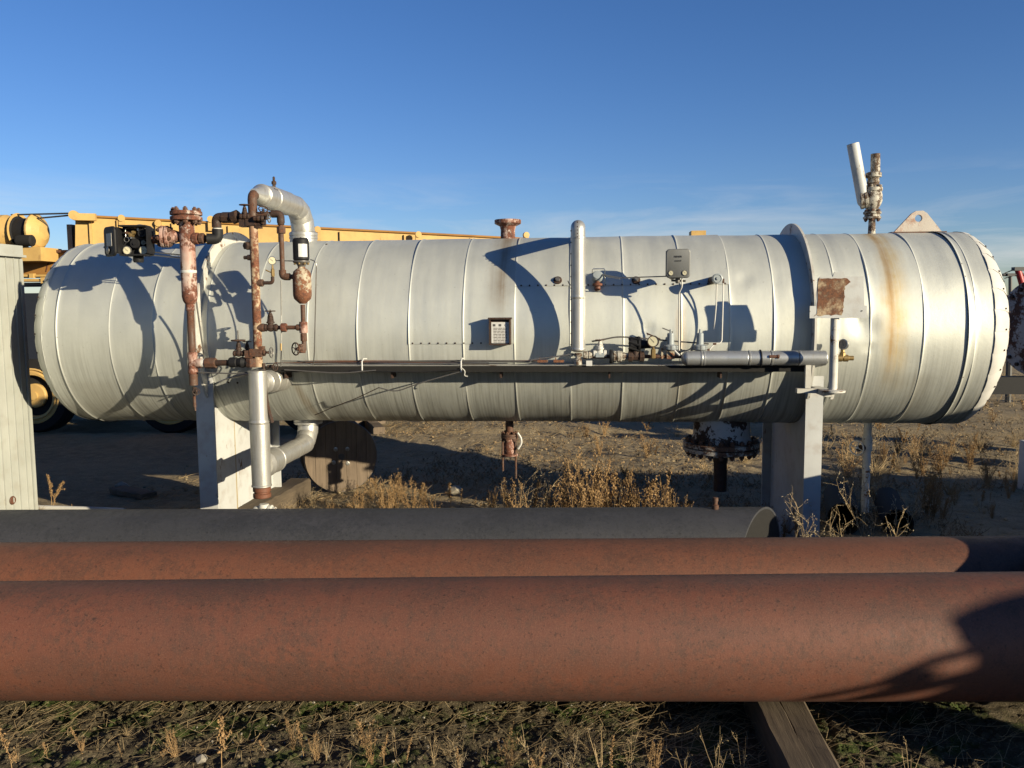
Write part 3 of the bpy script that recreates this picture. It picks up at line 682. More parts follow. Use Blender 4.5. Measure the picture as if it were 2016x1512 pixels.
# upper branch: small pipe from the top cluster down into the pot
xk = A(554, 470).x; ze = A(560, 545).z
pipe([Vector((xk, YC, A(555, 425).z)), Vector((xk, YC, ze)), Vector((xf-.03, YC, ze))], pxr(4.8, YC), M['fitting2'], 'downcomer', rad=.05)
collar((xk, YC, A(555, 453).z), Z_, pxr(9.2, YC), .045, M['fitting2'], 'union'); collar((xk, YC, A(555, 440).z), Z_, pxr(7, YC), .02, M['fitting'])
b = MB(); b.tube(bend([Vector((xk, YC, ze+.045)), Vector((xk, YC, ze)), Vector((xk+.05, YC, ze))], .04), pxr(7.2, YC), 12); b.build('elbow', M['fitting2'], SEP)
b = MB(); zel = A(550, 421).z; b.tube(bend([Vector((xk-.06, YC, zel)), Vector((xk, YC, zel)), Vector((xk, YC, zel-.06))], .04), pxr(7.6, YC), 12); b.build('elbow', M['fitting'], SEP)
pipe([Vector((xs_, YC, zel)), Vector((xk-.04, YC, zel))], pxr(5, YC), M['fitting2'], 'nipple')
# top valve cluster
gate_valve(cl(482, 426, YC-.03), X_, Z_, .032, M['fitting'], wheel=.85, rise=.95)
gate_valve(cl(509, 430, YC-.05), X_, X_, .032, M['fitting'], wheel=.75, rise=.9, wmat=M['steeldark'])
gate_valve(cl(517, 424, YC+.02), X_, (.3, -.5, .6), .026, M['fitting'], wheel=1.0, rise=.8)
b = MB(); b.box(cl(497, 436), (.07, .07, .06)); b.box(cl(512, 436), (.06, .06, .05)); b.box(cl(481, 438), (.05, .06, .06)); b.box(cl(507, 447), (.05, .05, .018)); b.build('gauge_block', M['fitting'], SEP)
xv = A(425, 470).x; zh = A(450, 424).z
pipe([Vector((xs_, YC, zh-.01)), Vector((xv, YC+.02, zh-.01)), Vector((xv, YC+.03, A(425, 470).z)), Vector((xs2+.05, YS, A(425, 470).z+.005))], pxr(7, YC), M['fitting'], 'inlet_pipe', rad=.05)
b = MB(); ze2 = A(425, 470).z; b.tube(bend([Vector((xv, YC+.03, ze2+.065)), Vector((xv, YC+.03, ze2)), Vector((xv-.065, YS, ze2))], .04), pxr(11, YC), 12); b.build('elbow', M['black'], SEP)
b = MB(); b.tube(bend([Vector((xv, YC+.02, zh-.075)), Vector((xv, YC+.02, zh-.01)), Vector((xv+.065, YC+.02, zh-.01))], .04), pxr(9.5, YC), 12); b.build('elbow', M['fitting'], SEP)
for z_, r_ in ((zh-.085, 9.2), (ze2+.08, 9.2)): collar((xv, YC+.025, z_), Z_, pxr(r_, YC), .010, M['white'], 'thread_ring', n=14)
pu = A(446, 423); collar((pu.x, YC+.02, zh-.012), X_, pxr(11, YC), .085, M['fitting'], 'union'); collar((A(462, 420).x, YC+.01, zh-.01), (1, -.2, .3), pxr(13, YC), .05, M['fitting'], 'union')
pn = at(398, 469, YS); collar((pn.x, YS, ze2+.003), X_, pxr(11, YS), .03, M['fitting2'], 'union'); collar((pn.x-.042, YS, ze2+.003), X_, pxr(12, YS), .04, M['redpaint'], 'weldolet', n=14)
# plugs and gauge on the standpipe
b = MB(); pq = A(490, 484); b.lathe(pq+Vector((0, 0, 0)), (-.55, -.85, 0), [(.030, -.03), (.030, .01), (.026, .012), (.026, .03), (.018, .032)], 6); b.build('hex_plug', M['fitting'], SEP)
b = MB(); pq = A(489, 507); b.lathe(pq+X_*.02, -X_, [(.020, 0), (.018, .025), (.012, .028), (.012, .05)], 8); b.build('hex_plug', M['fitting'], SEP)
zg = A(520, 557).z; pipe([Vector((xs_, YC, zg)), Vector((A(537, 557).x, YC, zg)), Vector((A(537, 557).x, YC, A(537, 545).z))], pxr(3.6, YC), M['fitting'], 'gauge_nipple', rad=.02)
collar((A(511, 557).x, YC, zg), X_, pxr(7.5, YC), .05, M['fitting2'], 'weldolet', n=12)
pb = A(537, 538); b = MB(); b.lathe(pb-Z_*.025, Z_, [(.008, 0), (.013, .008), (.013, .05), (.008, .055), (.006, .08)], 8); b.tube([pb+X_*0, pb+Vector((-.045, -.01, .022))], .0045, 6); b.build('needle_valve', M['brass'], SEP)
gauge(A(536, 513), (.25, -1, .02), pxr(8.2, YC), M['steel'], needle=.7)
# instrument tubes around the filter
pipe([A(544, 510), A(545, 513), A(579, 514)], .0035, M['steeldark'], 'instrument_tube', n=6)
pipe([A(611, 511), A(620, 514), A(623, 522), A(619, 690, YC+.10), A(617, 722, YC+.2)], .0042, M['steel'], 'instrument_tube', n=6, rad=.03)
pipe([A(553, 552), A(554, 620, YC+.02), A(554, 678, YC+.02), A(553, 722, YC+.05)], .0038, M['steel'], 'instrument_tube', n=6)
b = MB(); b.tube([A(553, 676), A(553, 690)], .007, 6); b.build('tube_fitting', M['brass'], SEP)
# brace rods behind the scrubber
pipe([at(386, 590, YS+.06), at(403, 712, YS+.2)], .006, M['steel'], 'brace_rod', n=6); pipe([at(369, 600, YS+.05), at(370, 720, YS+.1)], .0045, M['steel'], 'brace_rod', n=6)
# flanged chamber and open black level controller
YB = 5.42; bc = at(266, 474, YB-.06)
pipe([at(352, 468, YS), at(296, 472, YB)], pxr(9, YB), M['redpaint'], 'chamber_neck')
ax_c = (1, .28, 0); flange(at(325, 466, YB), ax_c, pxr(22, YB), .022, .006, 6, M['redpaint'], 'chamber_flange', SEP, .010)
b = MB(); b.lathe(at(334, 466, YB), ax_c, [(.045, -.02), (.045, .03), (.035, .06), (.02, .07)], 16); b.build('chamber_cap', M['redpaint'], SEP)
wB, hB = pxr(62, YB), pxr(61, YB); rotB = Matrix.Rotation(math.radians(8), 3, 'Z')
b = MB(); b.rbox(bc+rotB@Vector((0, .055, 0)), (wB, .03, hB), .03, rotB); ctl = b.build('level_controller', M['black'], SEP)
b = MB()
for (dx, dz, sx2, sz2) in ((0, hB/2-.006, wB-.03, .010), (0, -hB/2+.006, wB-.03, .010), (wB/2-.006, 0, .010, hB-.03), (-wB/2+.006, 0, .010, hB-.03)): b.box(bc+rotB@Vector((dx, 0, dz)), (sx2, .10, sz2), rotB)
b.build('case_rim', M['black'], ctl)
wD = pxr(40, YB); rotD = Matrix.Rotation(math.radians(-38), 3, 'Z'); dc = bc+rotB@Vector((-wB/2-.005, -.05, -.004))+rotD@Vector((-wD*.62, 0, 0))
b = MB(); b.rbox(dc, (wD*1.25, .02, hB*.97), .03, rotD); dr = b.build('case_door', M['black'], ctl)
b = MB(); b.box(dc+rotD@Vector((.012, -.013, .01)), (wD*.62, .003, hB*.42), rotD); b.build('door_card', M['steeldark'], dr)
b = MB(); b.lathe(dc+rotD@Vector((-.01, -.012, -hB*.29)), rotD@Vector((0, -1, 0)), [(.020, 0), (.024, .002), (.024, .006), (.019, .008)], 18); b.build('door_window', M['steeldark'], dr)
pf = rotB@Vector((0, -1, 0))
for dx, dz, nd in ((-.055, -.063, .75), (.05, -.063, .6)): gauge(bc+rotB@Vector((dx, .0, dz)), pf, .027, M['steeldark'], ctl, nd)
def disc(px, pz, r, mat, h=.03, nm='relay_cap'):
    q = MB(); q.lathe(bc+rotB@Vector((px, .045, pz)), pf, [(r, 0), (r, h*.8), (r*.85, h), (r*.3, h), (r*.28, h*1.2)], 18); q.build(nm, mat, ctl)
disc(.045, .052, .033, M['black'], .04); disc(-.005, -.018, .034, M['black'], .045); disc(.05, -.012, .018, M['glass'], .04); disc(-.03, .04, .016, M['brass'], .05, 'bellows'); disc(-.012, .055, .012, M['brass'], .05, 'bellows'); disc(-.055, .052, .01, M['fitting2'], .05, 'adjuster'); disc(.02, .075, .009, M['steel'], .04, 'adjuster'); disc(-.02, .018, .008, M['steel'], .06, 'adjuster')
pipe([bc+rotB@Vector(v_) for v_ in ((-.06, .0, .03), (-.06, .0, .085), (.075, .0, .085), (.085, .0, -.01), (.06, .0, -.02))], .0025, M['steel'], 'capillary_tube', ctl, 6, .02)
b = MB(); b.torus(bc+rotB@Vector((-.055, .0, .008)), pf, .016, .0025, 18, 6); b.build('capillary_coil', M['steel'], ctl)
b = MB(); b.lathe(bc+Vector((.0, .03, -hB/2-.04)), Z_, [(.03, 0), (.034, .01), (.034, .04)], 12); b.build('bottom_boss', M['black'], ctl)
b = MB(); b.lathe(bc+Vector((-.03, .12, hB/2-.03)), Y_, [(.05, 0), (.05, .05), (.04, .06)], 20); b.build('rear_cap', M['boxgrey'], ctl)
pipe([at(205, 488, YB), at(209, 484, YB), at(214, 478, YB)], .008, M['whiteclean'], 'air_tube', n=8)
for py in (496, 502): pipe([at(298, py, YB+.04), at(356, py+6, YS+.03)], .004, M['steel'], 'instrument_tube', n=6)
# ------------------------------------------------------------------ instrument shelf
YL = 5.63
zl = at(1100, 719, YL).z
x0, x1 = at(520, 720, YL).x, at(1590, 725, YL).x
b = MB(); b.box(((x0+x1)/2, 5.675, zl-.004), (x1-x0, .15, .008)); lg = b.build('angle_shelf', M['white'], SEP)
b = MB(); b.box(((x0+x1)/2, 5.601, zl-.022), (x1-x0, .007, .042)); b.build('shelf_lip', M['rubber'], lg)
for px in (560, 770, 985, 1200, 1420):
    q = MB(); xx = at(px, 725, YL).x; q.box((xx, 5.70, zl-.05), (.012, .12, .08)); q.build('shelf_bracket', M['fitting'], lg)
# bundle of tubing lying on the shelf, with straps
for i in range(7):
    b = MB(); pts = []; r = .0042 if i < 5 else .0075
    xa, xe_ = x0+.02+.05*i, at((1000, 930, 1060, 905, 1040, 1065, 960)[i], 720, YL).x
    for k in range(17):
        t = k/16; x = xa+(xe_-xa)*t
        pts.append(Vector((x, 5.615+.016*i+.006*math.sin(x*3+i), zl+.006+.008*(i % 3)+.010*abs(math.sin(x*2.1+i*1.7))*(1 if i < 5 else .2))))
    b.tube(pts, r, 6); b.build('tubing_run', (M['steel'], M['fitting2'], M['steeldark'], M['steel'], M['steeldark'], M['rust2'], M['fitting'])[i], SEP)
for px in (715, 909):
    b = MB(); xx = at(px, 718, YL).x; b.tube([Vector((xx, 5.60, zl-.045)), Vector((xx, 5.598, zl+.03)), Vector((xx, 5.64, zl+.045)), Vector((xx, 5.72, zl+.04))], .006, 6); b.build('strap', M['label'], SEP)
# loose cables drooping in front of the shell
def droop(pxs, Y, r, mat, nm='loose_cable'):
    pts = [at(a, c, Y) if not isinstance(Y, (list, tuple)) else at(a, c, Y[i]) for i, (a, c) in enumerate(pxs)]
    b = MB(); b.tube(bend(pts, .08), r, 6); b.build(nm, mat, SEP)
droop([(560, 728), (620, 732), (668, 735), (740, 729)], 5.58, .0045, M['steeldark'])
droop([(690, 730), (830, 733), (905, 728)], 5.59, .004, M['black'])
droop([(905, 732), (830, 753), (778, 772), (746, 763)], 5.60, .0045, M['steeldark'])
droop([(746, 763), (700, 785), (660, 800), (620, 817)], [5.60, 5.66, 5.72, 5.83], .003, M['fitting'])
droop([(908, 724), (916, 730), (914, 740), (921, 741)], 5.58, .004, M['white'])
droop([(390, 733), (470, 736), (520, 728)], 5.40, .005, M['steeldark'])
for i in range(5): droop([(430+8*i, 752-3*i), (455+6*i, 742), (492+4*i, 735-2*i)], 5.50+.02*i, .0045, M['steel'], 'tube_end')
# ------------------------------------------------------------------ capsule-shaped insulated bridle
YK = 5.59; k0, k1 = at(1138, 690, YK), at(1140, 432, YK); R_ = pxr(14.3, YK); zk0, zk1 = k0.z, k1.z; xk2 = k0.x
b = MB(); b.lathe((xk2, YK, zk0), Z_, [(R_*.6, -.008), (R_, 0), (R_*1.02, .002), (R_*1.02, .016), (R_, .018), (R_, (zk1-zk0)*.40), (R_*1.03, (zk1-zk0)*.40+.002), (R_*1.03, (zk1-zk0)*.40+.014), (R_, (zk1-zk0)*.41+.014), (R_, zk1-zk0-.13), (R_*1.04, zk1-zk0-.128), (R_*1.04, zk1-zk0-.112), (R_, zk1-zk0-.11)], 30); cj = b.build('gauge_column_jacket', M['jacket'], SEP)
b = MB(); b.tube(bend([Vector((xk2, YK, zk1-.115)), Vector((xk2, YK, zk1-R_)), Vector((xk2, AY-.2, zk1-R_))], .075, 10), R_*.99, 28); b.build('elbow_jacket', M['jacket'], SEP)
b = MB()
for i in range(5): b.lathe(Vector((xk2-.004, YK-.056+.0*i, zk1-.03-.022*i)) if i else Vector((xk2-.004, YK-.04, zk1-.022)), (0, -1, .1), [(.0045, 0), (.0045, .005)], 6)
for i in range(11): b.lathe(Vector((xk2-R_*.93, YK-R_*.36, zk0+.04+.075*i)), (-.93, -.36, 0), [(.0045, -.001), (.0045, .004)], 6)
tag(b.build('jacket_screws', M['fitting'], SEP), kind='stuff')
b = MB(); b.lathe((xk2, YK, zl+.005), Z_, [(.014, 0), (.026, .002), (.026, .035), (.018, .04), (.018, .055), (.028, .058), (.028, .075), (.02, .08)], 10); b.build('column_foot', M['white2'], SEP)
# sight plugs on the shell
for px, py in ((1098, 553), (1252, 553)):
    p = ontank(px, py); nrm = (p-Vector((p.x, AY, AZ))).normalized(); b = MB(); b.lathe(p, nrm, [(.030, -.01), (.030, .012), (.022, .014)], 18); o = b.build('sight_plug', M['fitting'], SEP)
    q = MB(); q.hexn(p+nrm*.012, nrm, .018, .016); q.build('hex_nut', M['steeldark'], o)
# relief fitting with tube loop
pr = ontank(1176, 553); nrm = (pr-Vector((pr.x, AY, AZ))).normalized(); b = MB(); b.lathe(pr, nrm, [(.03, -.01), (.03, .02), (.024, .03), (.038, .04), (.038, .07), (.03, .08), (.012, .082)], 16); rf = b.build('temperature_head', M['reg'], SEP)
q = pr+nrm*.06; b = MB(); b.lathe(q+Z_*-.10, Z_, [(.012, 0), (.02, .006), (.02, .03), (.034, .036), (.034, .05), (.016, .056), (.014, .09)], 12); b.build('relief_valve', M['redpaint'], rf)
b = MB(); b.tube(bend([q+Vector((-.035, .0, .0)), q+Vector((-.035, 0, .05)), q+Vector((.05, 0, .05)), q+Vector((.05, 0, -.07))], .012), .0035, 6); b.build('tube_loop', M['steel'], rf)
pipe([q+Vector((.02, 0, .012)), at(1225, 547, 5.60), at(1312, 544, 5.56)], .0042, M['steel'], 'instrument_tube', n=6, rad=.02)
pipe([q+Vector((.02, 0, .004)), at(1220, 549, 5.61)], .0035, M['steel'], 'instrument_tube', n=6)
for s_ in (0, 1): pipe([at(1118, 553, 5.62), at(1121, 560, 5.6), at(1126, 562, 5.6)], .003, M['steeldark'], 'wire_clip', n=6)
# grey transmitter box
YX = 5.55; wX, hX = pxr(46, YX), pxr(55, YX); bx = at(1335, 519, YX); rotX = Matrix.Rotation(math.radians(-6), 3, 'Z')
b = MB(); b.rbox(bx, (wX, .085, hX), .022, rotX, 5); tx = b.build('transmitter_box', M['boxgrey'], SEP)
b = MB(); b.box(bx+rotX@Vector((-wX/2+.001, -.012, 0)), (.006, .03, hX*.86), rotX); b.build('box_hinge', M['black'], tx)
for dx in (-1, 1): gauge(bx+rotX@Vector((dx*wX*.28, -.045, -hX*.33)), rotX@Vector((0, -1, 0)), .0165, M['steeldark'], tx, .8)
def lettering(s_, c, size, mat, parent, rot, nm='lettering'):
    cu = bpy.data.curves.new(nm, 'FONT'); cu.body = s_; cu.size = size; cu.align_x = 'CENTER'; cu.align_y = 'CENTER'; cu.extrude = .0008
    to = bpy.data.objects.new(nm, cu); col.objects.link(to); dg = bpy.context.evaluated_depsgraph_get()
    me = bpy.data.meshes.new_from_object(to.evaluated_get(dg)); bpy.data.objects.remove(to); me.name = nm
    off = Vector(SEP['_o']); R4 = rot.to_4x4() @ Matrix.Rotation(PI/2, 4, 'X'); me.transform(Matrix.Translation(Vector(c)-off) @ R4)
    me.materials.clear(); me.materials.append(mat); o = bpy.data.objects.new(nm, me); col.objects.link(o); o.parent = parent; return o
lettering('FISHER', bx+rotX@Vector((0, -.0445, hX*.23)), .0165, M['print'], tx, rotX)
lettering('control', bx+rotX@Vector((0, -.0445, hX*.09)), .014, M['print'], tx, rotX)
b = MB(); b.lathe(bx+Vector((.0, .01, -hX/2-.035)), Z_, [(.012, 0), (.016, .01), (.016, .035)], 8); b.tube([bx+Vector((-.04, .02, -hX/2-.015)), bx+Vector((.05, .0, -hX/2-.02))], .007, 8); b.build('box_manifold', M['steeldark'], tx)
b = MB(); b.tube([bx+Vector((-.02, .04, -hX/2+.02)), bx+Vector((-.02, .19, -hX/2+.02))], .025, 10); b.build('mounting_stub', M['fitting'], tx)
pipe([at(1342, 548, YX), at(1343, 565, YX), at(1337, 575, YX+.02), at(1337, 690, 5.60)], .0052, M['whiteclean'], 'conduit', n=8, rad=.02)
# twin-lead thermowell
pk = ontank(1400, 553); qk = at(1411, 549, 5.655); b = MB(); b.tube([pk+Y_*.05, qk], .026, 14); th_ = b.build('thermowell', M['fitting'], SEP)
b = MB(); b.lathe(qk, (qk-pk), [(.028, -.01), (.034, 0), (.034, .03), (.026, .034), (.022, .03), (.010, .03), (.010, .038)], 16); b.build('thermowell_cap', M['reg'], th_)
pipe([at(1411, 559, 5.65), at(1410, 600, 5.66), at(1406, 648, 5.66)], .0045, M['whiteclean'], 'conduit', n=8)
pipe([at(1424, 550, 5.65), at(1424, 575, 5.65), at(1421, 675, 5.62), at(1405, 678, 5.61), at(1396, 690, 5.60)], .0045, M['whiteclean'], 'conduit', n=8, rad=.025)
b = MB(); b.box(at(1424, 553, 5.65), (.012, .012, .03)); b.box(at(1407, 677, 5.61), (.02, .016, .012)); b.box(at(1395, 691, 5.60), (.014, .014, .03)); b.build('conduit_fittings', M['fitting2'], SEP)
# ------------------------------------------------------------------ shelf train
YT = 5.60
zT = at(1250, 702, YT).z
def onshelf(px): return at(px, 702, YT).x
gate_valve(Vector((onshelf(1181), YT, zT+.02)), X_, Z_, .044, M['white'], wheel=.55, rise=.85, wmat=M['fitting2'])
b = MB(); b.box((onshelf(1181), YT, zT+.012), (.055, .05, .03)); b.build('valve_base', M['reg'], SEP)
b = MB(); b.lathe((onshelf(1200), YT, zT), X_, [(.045, 0), (.048, .004), (.048, .018), (.045, .022)], 18); b.build('black_disc', M['black'], SEP)
b = MB(); x_ = onshelf(1207); b.lathe((x_, YT, zT), X_, [(.034, 0), (.038, .004), (.038, .02), (.028, .022), (.040, .03), (.040, .055), (.030, .058), (.03, .075), (.024, .078), (.024, .11)], 8); b.build('strainer', M['white2'], SEP)
b = MB(); x_ = onshelf(1236); b.lathe((x_, YT, zT), X_, [(.022, 0), (.036, .004), (.036, .03), (.028, .034), (.028, .075), (.036, .08), (.036, .105), (.022, .11)], 8); b.lathe((x_+.05, YT, zT), Z_, [(.026, 0), (.026, .06), (.018, .062), (.018, .09)], 10); bv = b.build('globe_body', M['fitting'], SEP)
b = MB(); bxk = at(1250, 678, YT); b.lathe(bxk+X_*-.04, X_, [(.038, 0), (.045, .01), (.045, .05), (.035, .06), (.05, .062), (.05, .075), (.03, .078), (.026, .14), (.018, .15)], 12)
for i in range(7):
    t = 2*PI*i/7; b.tube([bxk+Vector((-.04, .042*math.cos(t), .042*math.sin(t))), bxk+Vector((.03, .046*math.cos(t+.6), .046*math.sin(t+.6)))], .009, 6)
b.build('solenoid_head', M['black'], bv)
gauge(at(1286, 672, YT-.06), (-.1, -1, .05), pxr(10.8, YT), M['fitting'], needle=.8); b = MB(); pz = at(1286, 697, YT-.04); b.lathe(pz-Z_*.03, Z_, [(.012, 0), (.016, .004), (.016, .06), (.008, .066), (.006, .085)], 6); b.build('gauge_cock', M['brass'], SEP)
b = MB(); b.tube([at(1276, 660, YT-.06), at(1273, 656, YT-.06), at(1300, 668, YT-.05)], .005, 6); b.build('gauge_bracket', M['fitting'], SEP)
for px, py, rot in ((1320, 664, 1), (1378, 666, 0)):
    c = at(px, 684, YT); zt0 = c.z; b = MB()
    b.lathe((c.x, YT, zt0-.055), Z_, [(.016, 0), (.02, .004), (.02, .03), (.032, .034), (.046, .040), (.049, .044), (.049, .052), (.046, .054), (.049, .056), (.049, .064), (.040, .070), (.024, .076), (.023, .145), (.020, .150), (.008, .152), (.007, .175)], 20); rg = b.build('pressure_regulator', M['reg'], SEP)
    for i in range(8):
        t = 2*PI*i/8; q = MB(); q.hexn((c.x+.044*math.cos(t), YT+.044*math.sin(t), zt0-.018), Z_, .006, .032); q.build('bolt', M['steeldark'], rg)
    if rot: b = MB(); b.box((c.x-.02, YT, zt0+.115), (.075, .012, .008), Matrix.Rotation(math.radians(22), 3, 'Y')); b.build('lever', M['steeldark'], rg)
    b = MB(); b.box((c.x-.0, YT, zT+.01), (.05, .045, .05)); b.box((c.x-.055, YT, zT+.02), (.012, .03, .07)); b.build('regulator_base', M['pot'], rg)
pipe([Vector((onshelf(1165), YT, zT)), Vector((onshelf(1350), YT, zT))], .013, M['fitting2'], 'train_pipe')
pipe([at(1165, 672, YT), at(1180, 670, YT), at(1214, 663, YT), at(1240, 664, YT+.01), at(1330, 672, YT+.03), at(1395, 677, YT+.03)], .0055, M['steeldark'], 'sensing_tube', n=6, rad=.04)
b = MB(); b.tube([at(1338, 700, YT-.05), at(1328, 690, YT-.05)], .006, 6); b.build('white_lever', M['label'], SEP)
pipe([at(1043, 714, YT), at(1046, 709, YT), at(1056, 707, YT), at(1130, 697, YT)], .005, M['steeldark'], 'sensing_tube', n=6, rad=.03)
for px in (1068, 1100): b = MB(); b.box(at(px, 711, YT), (.07, .03, .016)); b.tube([at(px-6, 715, YT), at(px-6, 704, YT)], .004, 6); b.build('tube_clamp', M['pot'], SEP)
b = MB(); b.box(at(1160, 715, YT-.01), (.04, .02, .035)); b.build('small_tag', M['label'], SEP)
b = MB(); x_ = onshelf(1148); b.lathe((x_, YT, zT+.01), X_, [(.02, 0), (.026, .004), (.026, .03), (.02, .034), (.026, .04), (.02, .06)], 8); b.build('union', M['white2'], SEP)
# jacketed horizontal line
YJ = 5.56; j0, j1 = at(1352, 707, YJ), at(1626, 703, YJ); R_ = pxr(14.5, YJ); zJ = (j0.z+j1.z)/2; L = j1.x-j0.x
b = MB(); b.lathe((j0.x, YJ, zJ), X_, [(.0, -.038), (.02, -.035), (R_*.7, -.026), (R_*.92, -.012), (R_, 0), (R_, .085), (R_*1.03, .087), (R_*1.03, .10), (R_, .102)], 26); jj = b.build('jacket_elbow', M['jacket2'], SEP)
for a0, a1 in ((.103, L*.44), (L*.44+.002, L*.60), (L*.60+.002, L*.80), (L*.80+.002, L)):
    b = MB(); b.lathe((j0.x+a0, YJ, zJ), X_, [(R_*.96, 0), (R_*1.03, .002), (R_*1.03, .012), (R_*.995, .014), (R_*.995, a1-a0-.004), (R_*.94, a1-a0)], 26); b.build('jacket_section', M['jacket2'], SEP)
b = MB(); xw = at(1497, 706, YJ).x; b.torus((xw, YJ, zJ), (1, 0, .05), R_*1.06, .005, 22, 6); b.build('strap', M['black'], SEP)
b = MB(); pp = at(1521, 702, YJ-R_); b.tube([pp-X_*.02, pp+X_*.035], .010, 8); b.lathe(pp+X_*.03, X_, [(.014, 0), (.014, .012)], 6); b.build('drain_plug', M['rust2'], SEP)
# ------------------------------------------------------------------ sign on its post
YG = 5.38; zg0, zg1 = at(1640, 768, YG).z, at(1640, 625, YG).z; xg = at(1642, 690, YG).x
b = MB(); b.lathe((xg, YG, zg0), Z_, [(.075, -.012), (.075, 0), (pxr(8, YG), .004), (pxr(8, YG), zg1-zg0+.06)], 16); b.build('sign_post', M['white'], SEP)
sx0, sx1 = at(1604, 585, YG).x, at(1694, 585, YG).x; lx0, lx1 = at(1591, 610, YG).x, at(1702, 610, YG).x
zs0, zs1, zs2, zs3 = at(1650, 626, YG).z, at(1650, 602, YG).z, at(1650, 545, YG).z, at(1650, 536, YG).z; tb0, tb1 = at(1636, 540, YG).x, at(1660, 540, YG).x
poly = [(lx0, zs0), (lx1, zs0), (lx1, zs1), (sx1+.012, zs1), (sx1, zs2+.0), (tb1, zs2), (tb1-.008, zs3), (tb0+.008, zs3), (tb0, zs2), (sx0+.02, zs2), (sx0+.006, zs2-.012), (sx0-.004, zs1), (lx0, zs1)]
b = MB(); b.prism([(x, z) for x, z in reversed(poly)], (0, YG-.042, 0), X_, Y_, Z_, .012); sg = b.build('sign_plate', M['grey'], SEP, flat=True)
# rust-bared panel where the sticker was, an uneven outline
rr_ = random.Random(4); rx0, rx1 = sx0+.006, at(1659, 585, YG).x; pts = []
def edge(x0, z0, x1, z1, n, j):
    for i in range(n): t = i/n; pts.append((x0+(x1-x0)*t+rr_.uniform(-j, j), z0+(z1-z0)*t+rr_.uniform(-j, j)))
edge(rx0, zs0+.03, rx0+.0, zs2-.012, 8, .002); edge(rx0+.004, zs2-.010, rx1+.03, zs2-.010, 10, .002); edge(rx1+.03, zs2-.035, rx1+.004, zs2-.055, 4, .004); edge(rx1, zs2-.06, rx1-.01, zs0+.02, 14, .004); edge(rx1-.012, zs0+.018, lx0+.012, zs0+.016, 12, .005)
b = MB(); b.prism(list(reversed(pts)), (0, YG-.0445, 0), X_, Y_, Z_, .0025); b.build('bared_panel', mat_rusty('bared_sign_rust', (.50, .38, .24), (.20, .088, .045), (.065, .036, .028), .40, .52, 8), sg, flat=True)
for px, py in ((1594, 613), (1697, 612)): b = MB(); b.lathe(at(px, py, YG-.043), -Y_, [(.004, 0), (.004, .003)], 8); b.build('rivet', M['print'], sg)
# bracket carrying the post, and the brass gauge cock
p_ = at(1600, 762, YG); b = MB(); b.box((xg-.02, (YG+5.72)/2, zg0-.025), (.06, 5.72-YG, .035)); b.box((xg-.08, 5.56, zg0-.022), (.2, .05, .03)); b.box((xg-.11, 5.56, zg0+.08), (.035, .035, .17)); b.box((xg-.0, YG+.02, zg0-.03), (.02, .02, .06)); b.build('post_bracket', M['white'], SEP)
pc = at(1660, 705, 5.66); b = MB(); b.lathe(pc-X_*.06, X_, [(.018, 0), (.024, .004), (.024, .05), (.018, .055), (.024, .06), (.024, .09), (.016, .095), (.016, .125)], 10); b.lathe(pc-X_*.005, Z_, [(.02, 0), (.02, .035), (.014, .04), (.014, .055), (.008, .06)], 8); b.build('gauge_cock', M['brass'], SEP)
gauge(at(1660, 678, 5.64), (-.75, -.62, .1), pxr(10, 5.64), M['steel'], needle=1.2, dial=M['steeldark'])
# ------------------------------------------------------------------ nameplate bracket
YP = 5.66; n0, n1 = at(966, 677, YP), at(1003, 628, YP); nc = (n0+n1)/2; w_, h_ = n1.x-n0.x, n1.z-n0.z
b = MB(); b.box(nc+Y_*.035, (w_+.01, .05, h_+.012)); b.box(nc+Vector((-w_/2-.004, .01, 0)), (.01, .06, h_+.01)); b.box(nc+Vector((w_/2+.004, .01, 0)), (.01, .06, h_+.01)); b.box(nc+Vector((0, .01, h_/2+.004)), (w_+.03, .07, .012)); b.box(nc+Vector((0, .01, -h_/2-.003)), (w_+.01, .05, .008)); nb = b.build('nameplate_bracket', M['fitting'], SEP)
b = MB(); b.box(nc+Vector((.001, .001, -.008)), (w_-.010, .004, h_-.026)); npl = b.build('nameplate', M['label'], nb)
rr_ = random.Random(2)
for i in range(10):
    b = MB(); x = -w_/2+.02; z = h_*.5-.062-.0105*i
    while x < w_/2-.02:
        d = rr_.uniform(.012, .03); d = min(d, w_/2-.016-x); b.box(nc+Vector((x+d/2, -.0014, z)), (d, .001, .0042)); x += d+.004
    tag(b.build('engraved_line', M['fitting'], nb), kind='stuff')
for i, x in enumerate((-.04, .0, .042)):
    b = MB(); c = nc+Vector((x, -.0014, h_*.5-.042))
    if i < 2: b.box(c, (.018, .001, .016))
    else: b.torus(c, Y_, .009, .0014, 14, 4)
    b.build('stamp_mark', M['steeldark'], nb)
# ------------------------------------------------------------------ top fittings
pn = at(1000, 470, AY); zt2 = at(1000, 438, AY).z; b = MB(); zs = AZ+TR-.03
b.lathe((pn.x, AY, zs), Z_, [(.055, 0), (.058, .03), (.056, .04), (.055, zt2-zs-.06), (.062, zt2-zs-.03), (.098, zt2-zs-.012), (.102, zt2-zs-.008), (.102, zt2-zs+.016), (.098, zt2-zs+.02), (.05, zt2-zs+.022)], 30); b.build('top_nozzle', M['redpaint'], SEP)
pl_ = at(1808, 460, AY); za = at(1808, 415, AY).z; x0, x1 = at(1756, 457, AY).x, at(1856, 457, AY).x; xm_ = at(1808, 415, AY).x; zb_ = AZ+TR-.02
poly = [(x0, zb_), (x0+.005, zb_+.022), (xm_-.05, za-.02), (xm_-.02, za-.002), (xm_+.03, za), (xm_+.06, za-.02), (x1-.005, zb_+.022), (x1, zb_)]
